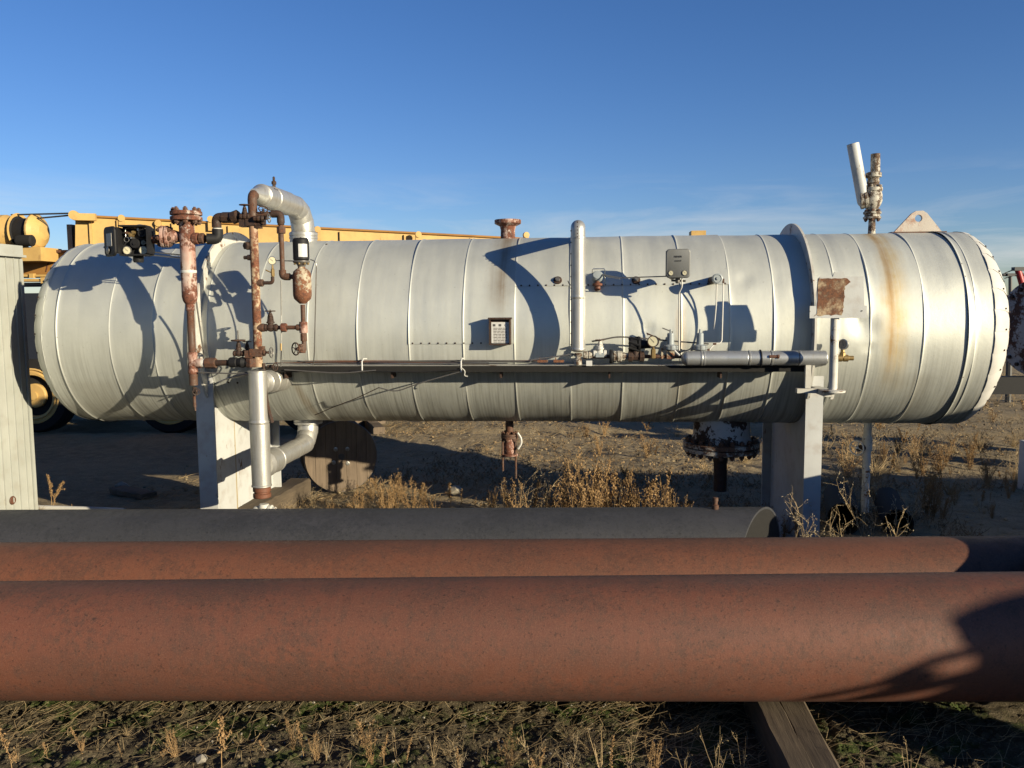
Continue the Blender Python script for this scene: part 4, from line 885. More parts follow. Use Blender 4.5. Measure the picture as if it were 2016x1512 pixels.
hole = Vector((xm_+.0, 0, za-.055)); b = MB(); N_ = 20; ring = [(hole.x+.026*math.cos(2*PI*i/N_), hole.z+.026*math.sin(2*PI*i/N_)) for i in range(N_)]
def raycast_poly(cx, cz, a):
    dx, dz = math.cos(a), math.sin(a); best = 9
    for i in range(len(poly)):
        (ax, az), (bx2, bz2) = poly[i], poly[(i+1) % len(poly)]; ex, ez = bx2-ax, bz2-az; den = dx*ez-dz*ex
        if abs(den) < 1e-9: continue
        t = ((ax-cx)*ez-(az-cz)*ex)/den; u_ = ((ax-cx)*dz-(az-cz)*dx)/den
        if t > 0 and -1e-6 <= u_ <= 1+1e-6: best = min(best, t)
    return (cx+dx*best, cz+dz*best)
angs = sorted(set([2*PI*i/40 for i in range(40)]+[math.atan2(z-hole.z, x-hole.x) % (2*PI) for x, z in poly])); n_ = len(angs)
inn = [(hole.x+.026*math.cos(a), hole.z+.026*math.sin(a)) for a in angs]; out = [raycast_poly(hole.x, hole.z, a) for a in angs]
vs = []
for y in (AY-.012, AY+.012): vs += [(x, y, z) for x, z in inn]+[(x, y, z) for x, z in out]
fs = []
for i in range(n_):
    j_ = (i+1) % n_; fs += [(i, j_, n_+j_, n_+i), (2*n_+j_, 2*n_+i, 3*n_+i, 3*n_+j_), (j_, i, 2*n_+i, 2*n_+j_), (n_+i, n_+j_, 3*n_+j_, 3*n_+i)]
b.add(vs, fs); b.build('lifting_lug', mat_rusty('lug_paint', (.64, .58, .51), (.44, .26, .19), (.3, .16, .11), .50, .60, 5), SEP, flat=True)
b = MB(); b.box(((x0+x1)/2, AY, zb_+.02), (x1-x0+.03, .07, .02)); b.build('lug_pad', M['fitting2'], SEP)
# relief valve with bent tailpipe
pv = at(1716, 458, AY); xv_ = pv.x
def zz(py): return at(1718, py, AY).z
b = MB(); z0 = AZ+TR-.03
b.lathe((xv_, AY, z0), Z_, [(.028, 0), (.030, .02), (.026, .04), (.024, zz(432)-z0), (.03, zz(430)-z0)], 18); rv = b.build('relief_valve', M['white2'], SEP)
flange((xv_, AY, zz(424)), Z_, pxr(16, AY), .016, .02, 6, M['white2'], 'inlet_flange', rv, .008, n=24)
b = MB(); zA = zz(417); b.lathe((xv_, AY, zA), Z_, [(.035, 0), (.04, .02), (.058, .05), (.066, .075), (.066, zz(385)-zA), (.060, zz(378)-zA), (.066, zz(376)-zA), (.066, zz(370)-zA), (.045, zz(368)-zA), (.04, zz(362)-zA), (.045, zz(360)-zA), (.04, zz(352)-zA), (.044, zz(350)-zA), (.056, zz(349)-zA), (.056, zz(341)-zA), (.04, zz(339)-zA)], 14)
for i in range(6):
    t = 2*PI*i/6; b.tube([Vector((xv_+.055*math.cos(t), AY+.055*math.sin(t), zz(388))), Vector((xv_+.055*math.cos(t), AY+.055*math.sin(t), zz(364)))], .008, 6)
b.build('valve_body', M['white2'], rv)
b = MB(); xt_ = at(1723, 320, AY).x; b.tube([Vector((xv_+.012, AY, zz(342))), Vector((xt_, AY, zz(303)))], [.034, .033], 10); b.build('spring_bonnet', M['white2'], rv)
xo = at(1697, 392, AY).x; zo = zz(393); b = MB(); b.lathe(Vector((xo+.015, AY, zo)), Vector((1, -.2, .12)), [(.05, -.03), (.066, -.025), (.066, -.005), (.05, -.003), (.05, .0), (.066, .002), (.066, .02), (.045, .025), (.04, .06)], 18); b.build('outlet_flange', M['white2'], rv)
b = MB(); e0 = at(1679, 283, AY-.02); rT = pxr(11, AY); b.tube(bend([Vector((xo+.02, AY, zo+.005)), at(1700, 398, AY), e0], .05, 8), rT, 18); b.build('tailpipe', M['grey'], rv)
b = MB(); b.lathe(e0-(e0-at(1700, 398, AY)).normalized()*.0, (e0-at(1700, 398, AY)), [(rT*.86, -.06), (rT*.86, .0015), (0, -.05)], 18); b.build('tailpipe_mouth', M['print'], rv)
# ------------------------------------------------------------------ bottom fittings
xd = at(1003, 835, AY).x; zd0 = AZ-TR+.02
def zq(py): return at(1004, py, AY).z
pipe([Vector((xd, AY, zd0)), Vector((xd, AY, zq(856)))], pxr(8, AY), M['fitting2'], 'drain_nozzle')
df = flange((xd, AY, zq(858)), Z_, pxr(17, AY), .014, .006, 6, M['fitting2'], 'drain_flange', SEP, .009)
b = MB(); zv0 = zq(897); b.lathe((xd, AY, zv0), Z_, [(.062, 0), (.066, .003), (.066, .014), (.04, .018), (.046, .03), (.05, .07), (.046, .10), (.036, .118), (.05, .12), (.05, zq(863)-zv0)], 16); b.build('drain_body', M['redpaint'], SEP)
for dx in (-.052, .05):
    pipe([Vector((xd+dx, AY-.03, zq(852))), Vector((xd+dx, AY-.03, zq(926 if dx < 0 else 940)))], .0085, M['fitting2'], 'long_stud', n=8)
droop([(1019, 852), (1026, 862), (1027, 873), (1020, 884)], AY-.05, .008, M['whiteclean'], 'white_hose')
# big bottom nozzle
xn = at(1420, 860, AY).x
def zn(py): return at(1420, py, AY).z
b = MB(); z0 = AZ-TR+.03; rn = pxr(54, AY); b.lathe((xn, AY, zn(868)), Z_, [(rn*1.08, 0), (rn*1.05, .02), (rn, .05), (rn*.98, z0-zn(868))], 40); b.build('manway_neck', mat_rusty('manway_paint', (.55, .56, .57), (.07, .04, .03), (.025, .02, .018), .50, .515, 6), SEP)
b = MB(); b.lathe((xn, AY, zn(887)), Z_, [(rn*1.30, 0), (rn*1.35, .004), (rn*1.35, .030), (rn*1.31, .033), (rn*1.2, .034), (rn*1.2, .038), (rn*1.31, .039), (rn*1.35, .042), (rn*1.35, .068), (rn*1.31, .072), (rn*1.0, .075)], 48); mf = b.build('manway_flange', mat_rusty('manway_flange_paint', (.50, .47, .42), (.17, .085, .05), (.05, .03, .024), .47, .52, 9), SEP)
for i in range(20):
    t = 2*PI*(i+.5)/20; q = MB(); cx, cy = xn+rn*1.19*math.cos(t), AY+rn*1.19*math.sin(t)
    q.hexn((cx, cy, zn(887)+.072), Z_, .019, .026); q.hexn((cx, cy, zn(887)-.024), Z_, .019, .024); q.lathe((cx, cy, zn(887)-.034), Z_, [(.011, 0), (.011, .14)], 8); q.build('bolt', M['fitting2'], mf)
b = MB(); b.box((xn-.02, AY-rn*.7, zn(892)), (.24, .05, .012)); b.build('cover_tab', M['white'], mf)
pipe([Vector((at(1418, 900, AY+.05).x, AY+.05, zn(887))), Vector((at(1418, 945, AY+.05).x, AY+.05, .30))], pxr(13, AY), M['fitting'], 'drain_stub', n=16)
collar((at(1418, 915, AY+.05).x, AY+.05, zn(905)), Z_, pxr(14.5, AY), .06, M['fitting'], 'coupling', n=14)
# white leg drain on the right
xw = at(1708, 850, AY).x; zw = lambda py: at(1708, py, AY).z
pipe([Vector((xw, AY, AZ-TR+.02)), Vector((xw, AY, zw(884)))], pxr(7.5, AY), M['white'], 'drain_leg', n=14)
b = MB(); b.lathe((xw, AY, zw(888)), Z_, [(.034, 0), (.038, .02), (.038, .10), (.03, .12)], 14); wv = b.build('leg_valve', M['white'], SEP)
b = MB(); b.lathe((xw-.03, AY-.01, zw(881)), (-1, -.55, 0), [(.026, 0), (.024, .04), (.012, .045), (.012, .07)], 12); b.build('valve_bonnet', M['fitting'], wv)
handwheel((xw-.09, AY-.045, zw(880)), (-1, -.9, 0), .055, M['whiteclean'], wv, 4, thick=.1)
pipe([Vector((xw, AY, zw(885))), Vector((xw, AY, .16))], pxr(7.5, AY), M['white'], 'lower_leg', n=14)
# ================================================================== LINE PIPES IN THE FOREGROUND
def long_pipe(name, mat, y0, z0, my, mz, xa, xb, R, label, mitre=0.0):
    base = Vector(((xa+xb)/2, y0, 0.0)); n = 64; b = MB(); vs = []
    xs = [xa+(xb-xa)*i/24 for i in range(25)]
    for j, x in enumerate(xs):
        for k in range(n):
            t = 2*PI*k/n; dy, dz = R*math.cos(t), R*math.sin(t); xx = x+(mitre*dy if j == len(xs)-1 else 0)
            vs.append((xx, y0+my*x+dy, z0+mz*x+dz))
    fs = [(i*n+k, (i+1)*n+k, (i+1)*n+(k+1) % n, i*n+(k+1) % n) for i in range(len(xs)-1) for k in range(n)]
    b.add(vs, fs); w = .0125
    for j, s_ in ((0, -1), (len(xs)-1, 1)):       # wall thickness at the open ends and a short way in
        x = xs[j]; vs = []
        for r, dx in ((R, 0), (R-w, 0), (R-w, -s_*.9)):
            for k in range(n):
                t = 2*PI*k/n; dy, dz = r*math.cos(t), r*math.sin(t); xx = x+dx+(mitre*dy if s_ > 0 else 0); vs.append((xx, y0+my*x+dy, z0+mz*(x+dx)+dz))
        fs = []
        for i in range(2):
            for k in range(n):
                f = (i*n+k, i*n+(k+1) % n, (i+1)*n+(k+1) % n, (i+1)*n+k); fs.append(f if s_ < 0 else f[::-1])
        b.add(vs, fs)
    return solo(b, name, mat, base, label, 'pipe', ang=50)
FP = dict(y0=3.413, z0=.355, my=.0195, mz=.0242); R1 = .254
long_pipe('steel_line_pipe', M['rust'], FP['y0'], FP['z0'], FP['my'], FP['mz'], -6.2, 4.6, R1, 'red-brown rusted steel line pipe lying in front of the other two pipes')
long_pipe('steel_line_pipe', M['rust2'], 3.936, .3675, .0195, .018, -6.0, 4.9, R1, 'brown rusted steel line pipe lying between the front red pipe and the grey pipe')
xe3 = at(1505, 1000, 4.416).x; gp = long_pipe('steel_line_pipe', M['greypipe'], 4.456, .394, .0195, .0129, -6.1, xe3, R1, 'dark grey steel pipe with a mitred end and small nipple on top', .62)
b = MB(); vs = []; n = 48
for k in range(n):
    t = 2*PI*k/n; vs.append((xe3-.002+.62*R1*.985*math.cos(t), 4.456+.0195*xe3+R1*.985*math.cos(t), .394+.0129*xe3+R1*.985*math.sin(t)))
b.add(vs+[(x-.01, y, z) for x, y, z in vs], [tuple(range(n))]+[((k+1) % n, k, n+k, n+(k+1) % n) for k in range(n)]); b.build('shaded_end_plate', M['rubber'], gp)  # near-black colour stands in for the shade on this end
q = at(1408, 1000, 4.46); b = MB(); b.lathe((q.x, 4.46, .394+.0129*q.x+R1-.01), Z_, [(.015, 0), (.019, .008), (.019, .03), (.013, .032), (.013, .05), (.016, .052), (.016, .07), (.01, .072)], 10); b.build('nipple', M['fitting2'], gp)
# timbers under the pipes
def timber(name, c, size, rz, label, mat=None, group=None, seed=1, cat='timber'):
    r_ = random.Random(seed); b = MB(); w, l, h = size; nseg = 14; sec = [(-.5, 0), (-.5, .86), (-.42, 1), (.40, 1), (.5, .9), (.5, 0)]; R3 = Matrix.Rotation(rz, 3, 'Z'); vs = []; m_ = len(sec)
    for i in range(nseg+1):
        y = (i/nseg-.5)*l
        for x, z in sec: vs.append(Vector(c)+R3@Vector((x*w+r_.uniform(-.004, .004), y+(r_.uniform(-.01, .01) if i in (0, nseg) else 0), z*h+(r_.uniform(-.006, .004) if z > 0 else 0))))
    fs = [(i*m_+k, i*m_+(k+1) % m_, (i+1)*m_+(k+1) % m_, (i+1)*m_+k) for i in range(nseg) for k in range(m_)]; fs += [tuple(reversed(range(m_))), tuple(range(nseg*m_, nseg*m_+m_))]
    b.add(vs, fs); return solo(b, name, mat or M['timber'], c, label, cat, group, ang=30)
tx_ = at(1562, 1440, 3.16).x
timber('support_timber', (tx_-.062, 3.75, -.02), (.105, 2.1, FP['z0']+FP['mz']*tx_-R1+.018), math.radians(1.5), 'square cracked timber of the pair lying under the rusted pipes', seed=3, group='timbers under the pipes')
timber('support_timber', (tx_+.056, 3.77, -.02), (.112, 2.1, FP['z0']+FP['mz']*tx_-R1+.013), math.radians(-.6), 'square cracked timber of the pair lying under the rusted pipes', seed=4, group='timbers under the pipes')
timber('support_timber', (-4.3, 3.75, -.02), (.2, 2.0, FP['z0']+FP['mz']*-4.3-R1+.015), 0.02, 'single square timber under the rusted pipes near the grey shed', seed=5, group='timbers under the pipes')
lx = at(545, 970, 6.9).x
timber('skid_timber', (lx, 6.85, -.03), (.20, 1.15, .19), math.radians(-3), 'short weathered timber lying beside the base of the grey leg near the silver column', M['timber'], seed=6)
# unseen cone added on the pipes to shade the second one
b = MB(); b.lathe((2.68, 3.66, .61), Z_, [(.72, 0), (.72, .015), (.60, .07), (.45, .15), (.30, .235), (.16, .31), (.15, .37), (.10, .375)], 40); solo(b, 'shadow_cone', M['rust2'], (2.68, 3.66, .61), 'rusty cone shape added out of view on the two rusted pipes to shade them', 'steel plate')

# ================================================================== SHED AT THE LEFT
XS = -4.36; yF = 6.19; yN = 4.15; zS1 = at(50, 483, 6.15).z; zS0 = at(50, 503, 6.15).z
SH = thing('equipment_shed', (XS-.8, 5.2, 0), 'small pale grey-green metal shed with ribbed vertical siding and rust hole', 'shed')
pw_ = .0855; y = yF; b_ = None; r_ = random.Random(8); i = 0
while y > yN+.01:
    b = MB(); y0 = y-pw_+.002; b.box((XS-.012+r_.uniform(-.001, .001), (y+y0)/2, zS0/2+.03), (.010, y-y0-.006, zS0-.06)); b.box((XS-.010, y-.004, zS0/2+.03), (.026, .0075, zS0-.06)); b.build('siding_panel', M['shed'], SH); y -= pw_
b = MB(); b.box((XS-.004, (yF+yN)/2, (zS0+zS1)/2), (.03, yF-yN+.02, zS1-zS0)); b.box((XS+.006, (yF+yN)/2, zS0-.004), (.055, yF-yN+.03, .018)); b.build('top_trim', M['shed'], SH)
b = MB(); b.box((XS-.8, (yF+yN)/2, zS1-.012), (1.56, yF-yN, .02)); b.build('roof_sheet', M['shed'], SH)
b = MB(); b.box((XS-.8, yF-.02, zS1/2), (1.56, .02, zS1-.03)); b.box((XS-.8, yN+.02, zS1/2), (1.56, .02, zS1-.03)); b.box((XS-1.585, (yF+yN)/2, zS1/2), (.02, yF-yN, zS1-.03)); b.build('wall', M['shed'], SH)
b = MB(); b.box((XS+.002, yF-.012, zS0/2), (.012, .03, zS0-.05)); b.build('corner_trim', M['shed'], SH)
p = at(25, 985, 6.0); d = ray(25, 985); hp = EYE+d*((XS-EYE.x)/d.x); b = MB(); b.lathe((XS-.006, hp.y, hp.z), X_, [(.030, 0), (.034, .006), (.030, .012), (.024, .012), (.022, .004), (0, .003)], 18); b.build('rusty_hole', M['rust2'], SH)
# white plastic pipe on the ground by the shed
b = MB(); b.tube([ground_at(66, 999, .02), ground_at(165, 1002, .02), ground_at(245, 1005, .02)], .022, 10); w0 = ground_at(150, 1003); solo(b, 'plastic_pipe', M['whiteclean'], (w0.x, w0.y, 0.02), 'thin white pipe lying on the ground beside the grey shed', 'pipe')

# ================================================================== YELLOW CRANE BEHIND
YCR = 10.9
CR = thing('truck_crane', at(60, 870, YCR)+Vector((1.5, .9, 0)), 'yellow mobile crane with its boom stowed flat, parked behind the silver vessel', 'crane')
def cA(px, py, Y=YCR): return at(px, py, Y)
bl, br_ = cA(140, 425, 10.6), cA(1075, 473, 12.9); bd = (br_-bl); bdir = bd.normalized(); bn = bdir.cross(Z_).normalized()
hb_ = .92; poly = [(0, -hb_), (0.05, 0), (bd.length, 0), (bd.length, -hb_*.8)]; zx = bdir; zy = -bn; zzv = zx.cross(bn) if False else Z_
b = MB(); b.prism([(x, z) for x, z in reversed(poly)], bl, zx, -bn, Z_, .55); bm_ = b.build('boom', M['yellow'], CR, flat=True)
fn = Vector((bdir.y, -bdir.x, 0)).normalized()            # faces the camera
for f, w in ((.035, .03), (.085, .014), (.19, .03), (.30, .03), (.405, .03), (.53, .03), (.67, .03), (.82, .03)):
    p = bl+bd*f; q = MB(); q.box(p+fn*.018+Z_*(-hb_/2), (w, .036, hb_*.94), Matrix.Rotation(math.atan2(bdir.y, bdir.x), 3, 'Z')); q.build('boom_stiffener', M['yellow'], bm_)
q = MB(); rz_ = Matrix.Rotation(math.atan2(bdir.y, bdir.x), 3, 'Z')
q.tube([bl+fn*.02+Z_*.006, br_+fn*.02+Z_*.006], .016, 8); q.build('boom_top_edge', M['ochre'], bm_)
for px, py in ((240, 430), (312, 440), (415, 432), (625, 452), (823, 462), (1035, 463)):
    f = (px-140)/(1075-140); Yp = 10.6+(12.9-10.6)*f*.87; p = cA(px, py, Yp); q = MB(); q.lathe(p+fn*.02, fn, [(.045, -.03), (.045, .03), (.02, .031)], 14); q.box(p+fn*.01+Z_*-.08, (.075, .05, .15), rz_); q.build('boom_lug', M['yellow'], bm_)
q = MB(); pz = cA(146, 424, 10.52); q.lathe(pz, fn, [(.06, -.05), (.06, .05), (.02, .052)], 16); q.box(pz+bdir*.13+Z_*-.015, (.26, .09, .09), rz_); q.build('rope_anchor', M['yellow'], bm_)
q = MB(); q.box(cA(135, 468, 10.85)+Vector((0, .25, 0)), (.07, .45, .36)); q.build('boom_pivot_block', M['steeldark'], bm_)
p = cA(1373, 462, 13.2); b = MB(); u0_ = br_+Z_*-.36-bdir*.4; u1_ = p+Z_*-.40; dd_ = u1_-u0_; b.box((u0_+u1_)/2, (dd_.length, .38, .46), Matrix.Rotation(math.atan2(dd_.y, dd_.x), 3, 'Z')); b.build('inner_boom', M['yellow'], CR)
b = MB(); p = cA(1373, 462, 13.2); b.box(p, (.22, .3, .10)); b.box(p+Z_*-.3+X_*-.4, (1.1, .25, .5)); b.build('boom_tip', M['yellow'], CR)
wc = cA(18, 457, 10.75); b = MB(); b.lathe(wc+X_*-.34, X_, [(.11, 0), (.215, .02), (.23, .05), (.23, .33), (.19, .44), (.22, .46), (.25, .49)], 28); wn_ = b.build('winch_housing', M['yellow'], CR)
b = MB(); b.lathe(wc+X_*.14, X_, [(.24, 0), (.18, .02), (.18, .24), (.24, .26)], 28); b.build('winch_drum', M['black'], wn_)
b = MB(); b.lathe(wc+X_*.375, X_, [(.235, 0), (.24, .02), (.20, .07), (.11, .125), (.07, .135)], 24); b.build('winch_end_plate', M['yellow'], wn_)
b = MB(); b.lathe(cA(38, 474, 10.5)+X_*-.02, X_, [(.07, 0), (.075, .02), (.075, .2), (.05, .22)], 16); b.build('winch_motor', M['rubber'], wn_)
b = MB(); b.box(wc+Vector((.1, 0, -.31)), (.97, .45, .18)); b.build('winch_base', M['yellow'], wn_)
for a, c in (((22, 423), (135, 420)), ((40, 433), (136, 424))): b = MB(); b.tube([cA(*a, 10.75), cA(*c, 10.55)], .011, 6); b.build('wire_rope', M['print'], CR)
b = MB(); c0_, c1_ = cA(-420, 497, YCR), cA(420, 538, YCR); b.box(((c0_.x+c1_.x)/2, YCR+.7, (cA(60, 499).z+cA(60, 540).z)/2), (c1_.x-c0_.x, 1.4, cA(60, 499).z-cA(60, 540).z)); dk = b.build('turntable_deck', M['ochre'], CR)
b = MB(); b.box(((c0_.x+c1_.x)/2, YCR+.68, cA(60, 496).z), (c1_.x-c0_.x+.04, 1.46, .035)); b.build('deck_edge', M['rust2'], dk)
q = MB(); e_ = cA(95, 518); q.box((e_.x, YCR-.004, e_.z), (.012, .010, .24), Matrix.Rotation(.3, 3, 'Y')); q.build('panel_joint', M['rust2'], dk)
for py, r_ in ((543, .02), (552, .022)): b = MB(); b.tube([cA(-420, py, YCR-.02), cA(130, py, YCR-.02)], r_, 8); b.build('deck_rail', M['yellow'], dk)
b = MB(); b.box(cA(64, 543, YCR-.03), (.06, .06, .06)); b.box(cA(86, 552, YCR-.03), (.05, .06, .08)); b.build('rail_clamp', M['yellow'], dk)
b = MB(); b.box(((c0_.x+c1_.x)/2, YCR+.7, cA(60, 558).z), (c1_.x-c0_.x, 1.2, .03)); b.build('deck_underside', M['steeldark'], dk)
# slewing ring hidden behind the vessel carries the deck; carrier below
zc1, zc0 = cA(60, 577).z, cA(60, 731).z; ccx = cA(330, 650).x
b = MB(); b.lathe((ccx, YCR+.8, zc1-.02), Z_, [(.55, 0), (.55, cA(60, 558).z-zc1+.04)], 32); b.build('slewing_ring', M['steeldark'], CR)
xa_, xb_ = cA(-700, 650).x, cA(820, 650).x; b = MB(); b.box(((xa_+xb_)/2, YCR+.95, (zc0+zc1)/2), (xb_-xa_, 1.75, zc1-zc0)); b.build('carrier_body', M['navy'], CR)
wz = cA(62, 780).z; wr = max(wz, .47)
for px in (62, 330, 610, -330):
    for Yw, s_ in ((YCR+.05, -1), (YCR+1.85, 1)):
        x = cA(px, 780).x; c = Vector((x, Yw, wz)); b = MB(); f = (0, s_, 0)
        b.lathe(c, f, [(.30, -.30), (wr*.93, -.28), (wr, -.22), (wr, -.05), (wr*.93, .02), (.385, .03), (.375, .0)], 36, caps=False); w_o = b.build('wheel', M['rubber'], CR)
        b = MB(); b.lathe(c, f, [(.385, .02), (.39, .035), (.37, .04), (.355, .015), (.335, .02), (.325, .035), (.295, .03), (.28, -.03)], 36, caps=False); b.build('rim', M['yellow'], w_o)
        b = MB(); b.lathe(c, f, [(.285, -.06), (.20, -.07), (.0, -.07)], 28); b.build('rim_dish', M['rubber'], w_o)
        b = MB(); b.lathe(c, f, [(.17, -.07), (.17, -.02), (.155, -.008), (.06, -.004), (.06, .02), (0, .022)], 20); hbp = b.build('hub', M['yellow'], w_o)
# ================================================================== THINGS AT THE RIGHT EDGE
RV = thing('flanged_vessel', at(2090, 760, 9.3), 'rust-streaked white vessel with a bolted end flange on a black skid', 'pressure vessel')
fc = at(2046, 645, 9.3); fa = Vector((-1, -.42, 0)).normalized(); Rf = .53; b = MB()
b.lathe(fc, fa, [(Rf*.8, -.14), (Rf, -.13), (Rf, -.06), (Rf*.97, -.055), (Rf*.97, -.05), (Rf, -.045), (Rf, 0), (Rf*.98, .006), (Rf*.72, .008), (Rf*.70, .03), (Rf*.4, .05), (0, .055)], 40); RVf = b.build('end_flange', mat_rusty('rv_paint', (.55, .53, .50), (.16, .07, .04), (.05, .03, .025), .48, .53, 6), RV)
e1 = fa.cross(Z_).normalized(); e2 = e1.cross(fa)
for i in range(24):
    t = 2*PI*i/24; q = MB(); q.lathe(fc+(e1*math.cos(t)+e2*math.sin(t))*Rf*.88, fa, [(.022, -.02), (.022, .03), (.018, .034)], 6); q.build('bolt', M['fitting'], RVf)
b = MB(); b.lathe(fc, -fa, [(Rf*.78, .1), (Rf*.82, .2), (Rf*.82, 4.0), (Rf*.5, 4.2)], 36); b.build('vessel_shell', M['white'], RV)
b = MB(); k0_, k1_ = at(1930, 742, 9.0), at(2300, 776, 9.0); b.box(((k0_.x+k1_.x)/2+.6, 9.05, (k0_.z+k1_.z)/2), (k1_.x-k0_.x+1.2, .18, k0_.z-k1_.z)); b.box((k1_.x, 9.9, (k0_.z+k1_.z)/2), (.2, 1.7, .16)); b.build('skid_beam', M['black'], RV)
for xx in (k0_.x+.9, k1_.x+.8): b = MB(); b.box((xx, 9.05, k1_.z/2), (.2, .2, k1_.z)); b.build('skid_leg', M['black'], RV)
b = MB(); b.box(fc+(-fa)*.8+Z_*-.42, (.3, .7, .25)); b.build('saddle', M['black'], RV)
PJ = thing('pump_jack', at(2030, 700, 15), 'small red and black pump frame standing beyond the rust-streaked white vessel', 'pump')
b = MB(); b.tube([at(2004, 531, 15), at(2030, 620, 15)], .05, 10); b.tube([at(2060, 531, 15), at(2030, 620, 15)], .05, 10); b.build('samson_post', M['redp'], PJ)
b = MB(); b.box(at(2040, 529, 15), (.75, .12, .06)); b.tube([at(1974, 541, 15), at(2060, 541, 15)], .025, 8); b.box(at(1989, 541, 15), (.12, .08, .05)); b.tube([at(1978, 538, 15), at(2000, 529, 15)], .01, 6); b.tube([at(1978, 548, 15), at(2000, 541, 15)], .01, 6); b.tube([at(1989, 545, 15), at(1989, 700, 15)], .03, 8); b.build('walking_beam', M['print'], PJ)
b = MB(); g_ = at(2030, 700, 15); b.tube([at(2030, 618, 15), Vector((g_.x, 15, -.05))], .06, 8); b.tube([at(1989, 640, 15), Vector((at(1989, 700, 15).x, 15, -.05))], .05, 8); b.build('frame_leg', M['print'], PJ)
WPt = thing('guard_post', ground_at(2016, 962), 'white painted steel guard post with dark bolts at the field edge', 'post')
g_ = ground_at(2016, 962); zt = at(2014, 868, g_.y).z; b = MB(); b.box((g_.x+.03, g_.y, zt/2-.02), (.12, .12, zt+.04)); b.box((g_.x+.03, g_.y-.062, zt-.03), (.15, .012, .07)); b.build('post_body', M['whiteclean'], WPt)
for dz in (.03, .09, zt-.06): b = MB(); b.hexn((g_.x, g_.y-.07, dz), -Y_, .014, .02); b.build('bolt', M['fitting'], WPt)
# open pipe ends lying in the weeds by the right-hand leg
for px, py, r_, lab in ((1662, 1022, .125, 'short black open-ended pipe lying beside the base of the grey leg under the sign'), (1768, 1040, .11, 'short dark open pipe half buried in weeds near the white drain leg')):
    c = at(px, py, 6.4); c.z = max(c.z, r_-.03); b = MB(); ax = Vector((-.25, -1, .02)).normalized(); b.lathe(c, ax, [(r_, -.9), (r_, 0), (r_*.92, .001), (r_*.92, -.9)], 26); solo(b, 'pipe_offcut', M['rubber'], (c.x, c.y, 0), lab, 'pipe')
# ================================================================== CABLE SPOOL
cs = at(672, 899, 7.62); gs = Vector((cs.x, cs.y, 0)); zsp = at(674, 968, 7.62).z; SP = thing('cable_spool', (gs.x, gs.y, zsp), 'wooden cable spool standing on edge behind the silver bottom pipe', 'spool')
al = math.radians(26); nd = Vector((math.sin(al), -math.cos(al), 0)); ed = Vector((math.cos(al), math.sin(al), 0)); Rs = cs.z-zsp
for side in (0, 1):
    o_ = cs-nd*(.36*side); n_p = 7; pwid = 2*Rs/n_p
    for i in range(n_p):
        a, c = -Rs+pwid*i+.0015, -Rs+pwid*(i+1)-.0015; poly = []
        for k in range(7): x = a+(c-a)*k/6; poly.append((x, math.sqrt(max(0, Rs*Rs-x*x))))
        for k in range(7): x = c-(c-a)*k/6; poly.append((x, -math.sqrt(max(0, Rs*Rs-x*x))))
        b = MB(); b.prism(poly, o_+nd*(.002*(i % 2)), ed, -nd, Z_, .032); b.build('plank', M['wood'], SP, flat=True)
    b = MB(); b.torus(o_-nd*.016, nd, Rs+.003, .006, 48, 6); b.build('rim_band', M['steeldark'], SP)
b = MB(); b.lathe(cs-nd*.34, nd, [(.15, 0), (.15, .31)], 24); b.build('drum', M['wood'], SP)
b = MB(); b.lathe(cs+nd*.001, nd, [(.032, -.02), (.030, .004), (0, .005)], 18); b.build('centre_hole', M['print'], SP)
for a in (50, 125, 215, 310):
    p = cs+(ed*math.cos(math.radians(a))+Z_*math.sin(math.radians(a)))*.09; b = MB(); b.lathe(p, nd, [(.020, 0), (.020, .006), (.012, .007), (.009, .004), (.006, .012)], 14); b.build('bolt_washer', M['steel'], SP)
# ================================================================== OFF-FRAME STAND-INS (added to throw the long shadows)
ST = thing('shadow_vessel', (9.7, 3.55, 0), 'olive vessel stand-in on saddles, added out of view to shade the ground', 'pressure vessel')
b = MB(); b.lathe((6.4, 3.55, 1.34), X_, [(0, -.22), (.25, -.19), (.48, -.10), (.68, .02), (.72, .1), (.72, 7.0), (.64, 7.12), (.3, 7.25), (0, 7.28)], 48); b.build('shell', M['olive'], ST)
for xx in (7.2, 12.1):
    b = MB(); b.box((xx, 3.55, .4), (.2, 1.0, .84)); b.build('saddle', M['olive'], ST)
for xx in (7.6, 9.4, 10.8): b = MB(); b.lathe((xx, 3.55, 2.0), Z_, [(.08, 0), (.08, .12), (.13, .125), (.13, .16)], 16); b.build('top_nozzle', M['olive'], ST)
b = MB(); b.lathe((3.02, 4.95, 0), Z_, [(.285, 0), (.292, .01), (.292, .02), (.285, .03), (.285, .29), (.293, .30), (.285, .31), (.285, .58), (.293, .59), (.285, .60), (.285, .86), (.292, .87), (.292, .885), (.28, .885), (.28, .87), (0, .87)], 36); solo(b, 'shadow_drum', M['rust2'], (3.02, 4.95, 0), 'rusty drum shape added out of view to shade the base of the grey leg', 'drum')  # unseen drum, added so its shadow falls on the leg
def S(px, py, t): p = at(px, py, 3.175); return p-Vector((-1.52, 1.0, -.42))*t  # steps from a wanted shadow point back toward the sun
tq = 2.7; cc_ = S(1922, 1300, tq); ct_ = S(1950, 1180, tq)
VT = thing('shadow_valve_tree', (cc_.x+.36, cc_.y, 0), 'rusty valve tree stand-in with arms, added out of view to shade the front pipe', 'valve')  # made-up valve tree, shaped to cast the shadow on the front pipe
b = MB(); b.lathe((cc_.x+.36, cc_.y, 0), Z_, [(.24, 0), (.26, .05), (.26, .3), (.2, .4), (.2, .8), (.22, .9), (.22, ct_.z-.3), (.19, ct_.z-.22), (.19, ct_.z-.16), (.21, ct_.z-.10), (.20, ct_.z-.02), (.12, ct_.z)], 20); b.build('shadow_stack', M['rust2'], VT)
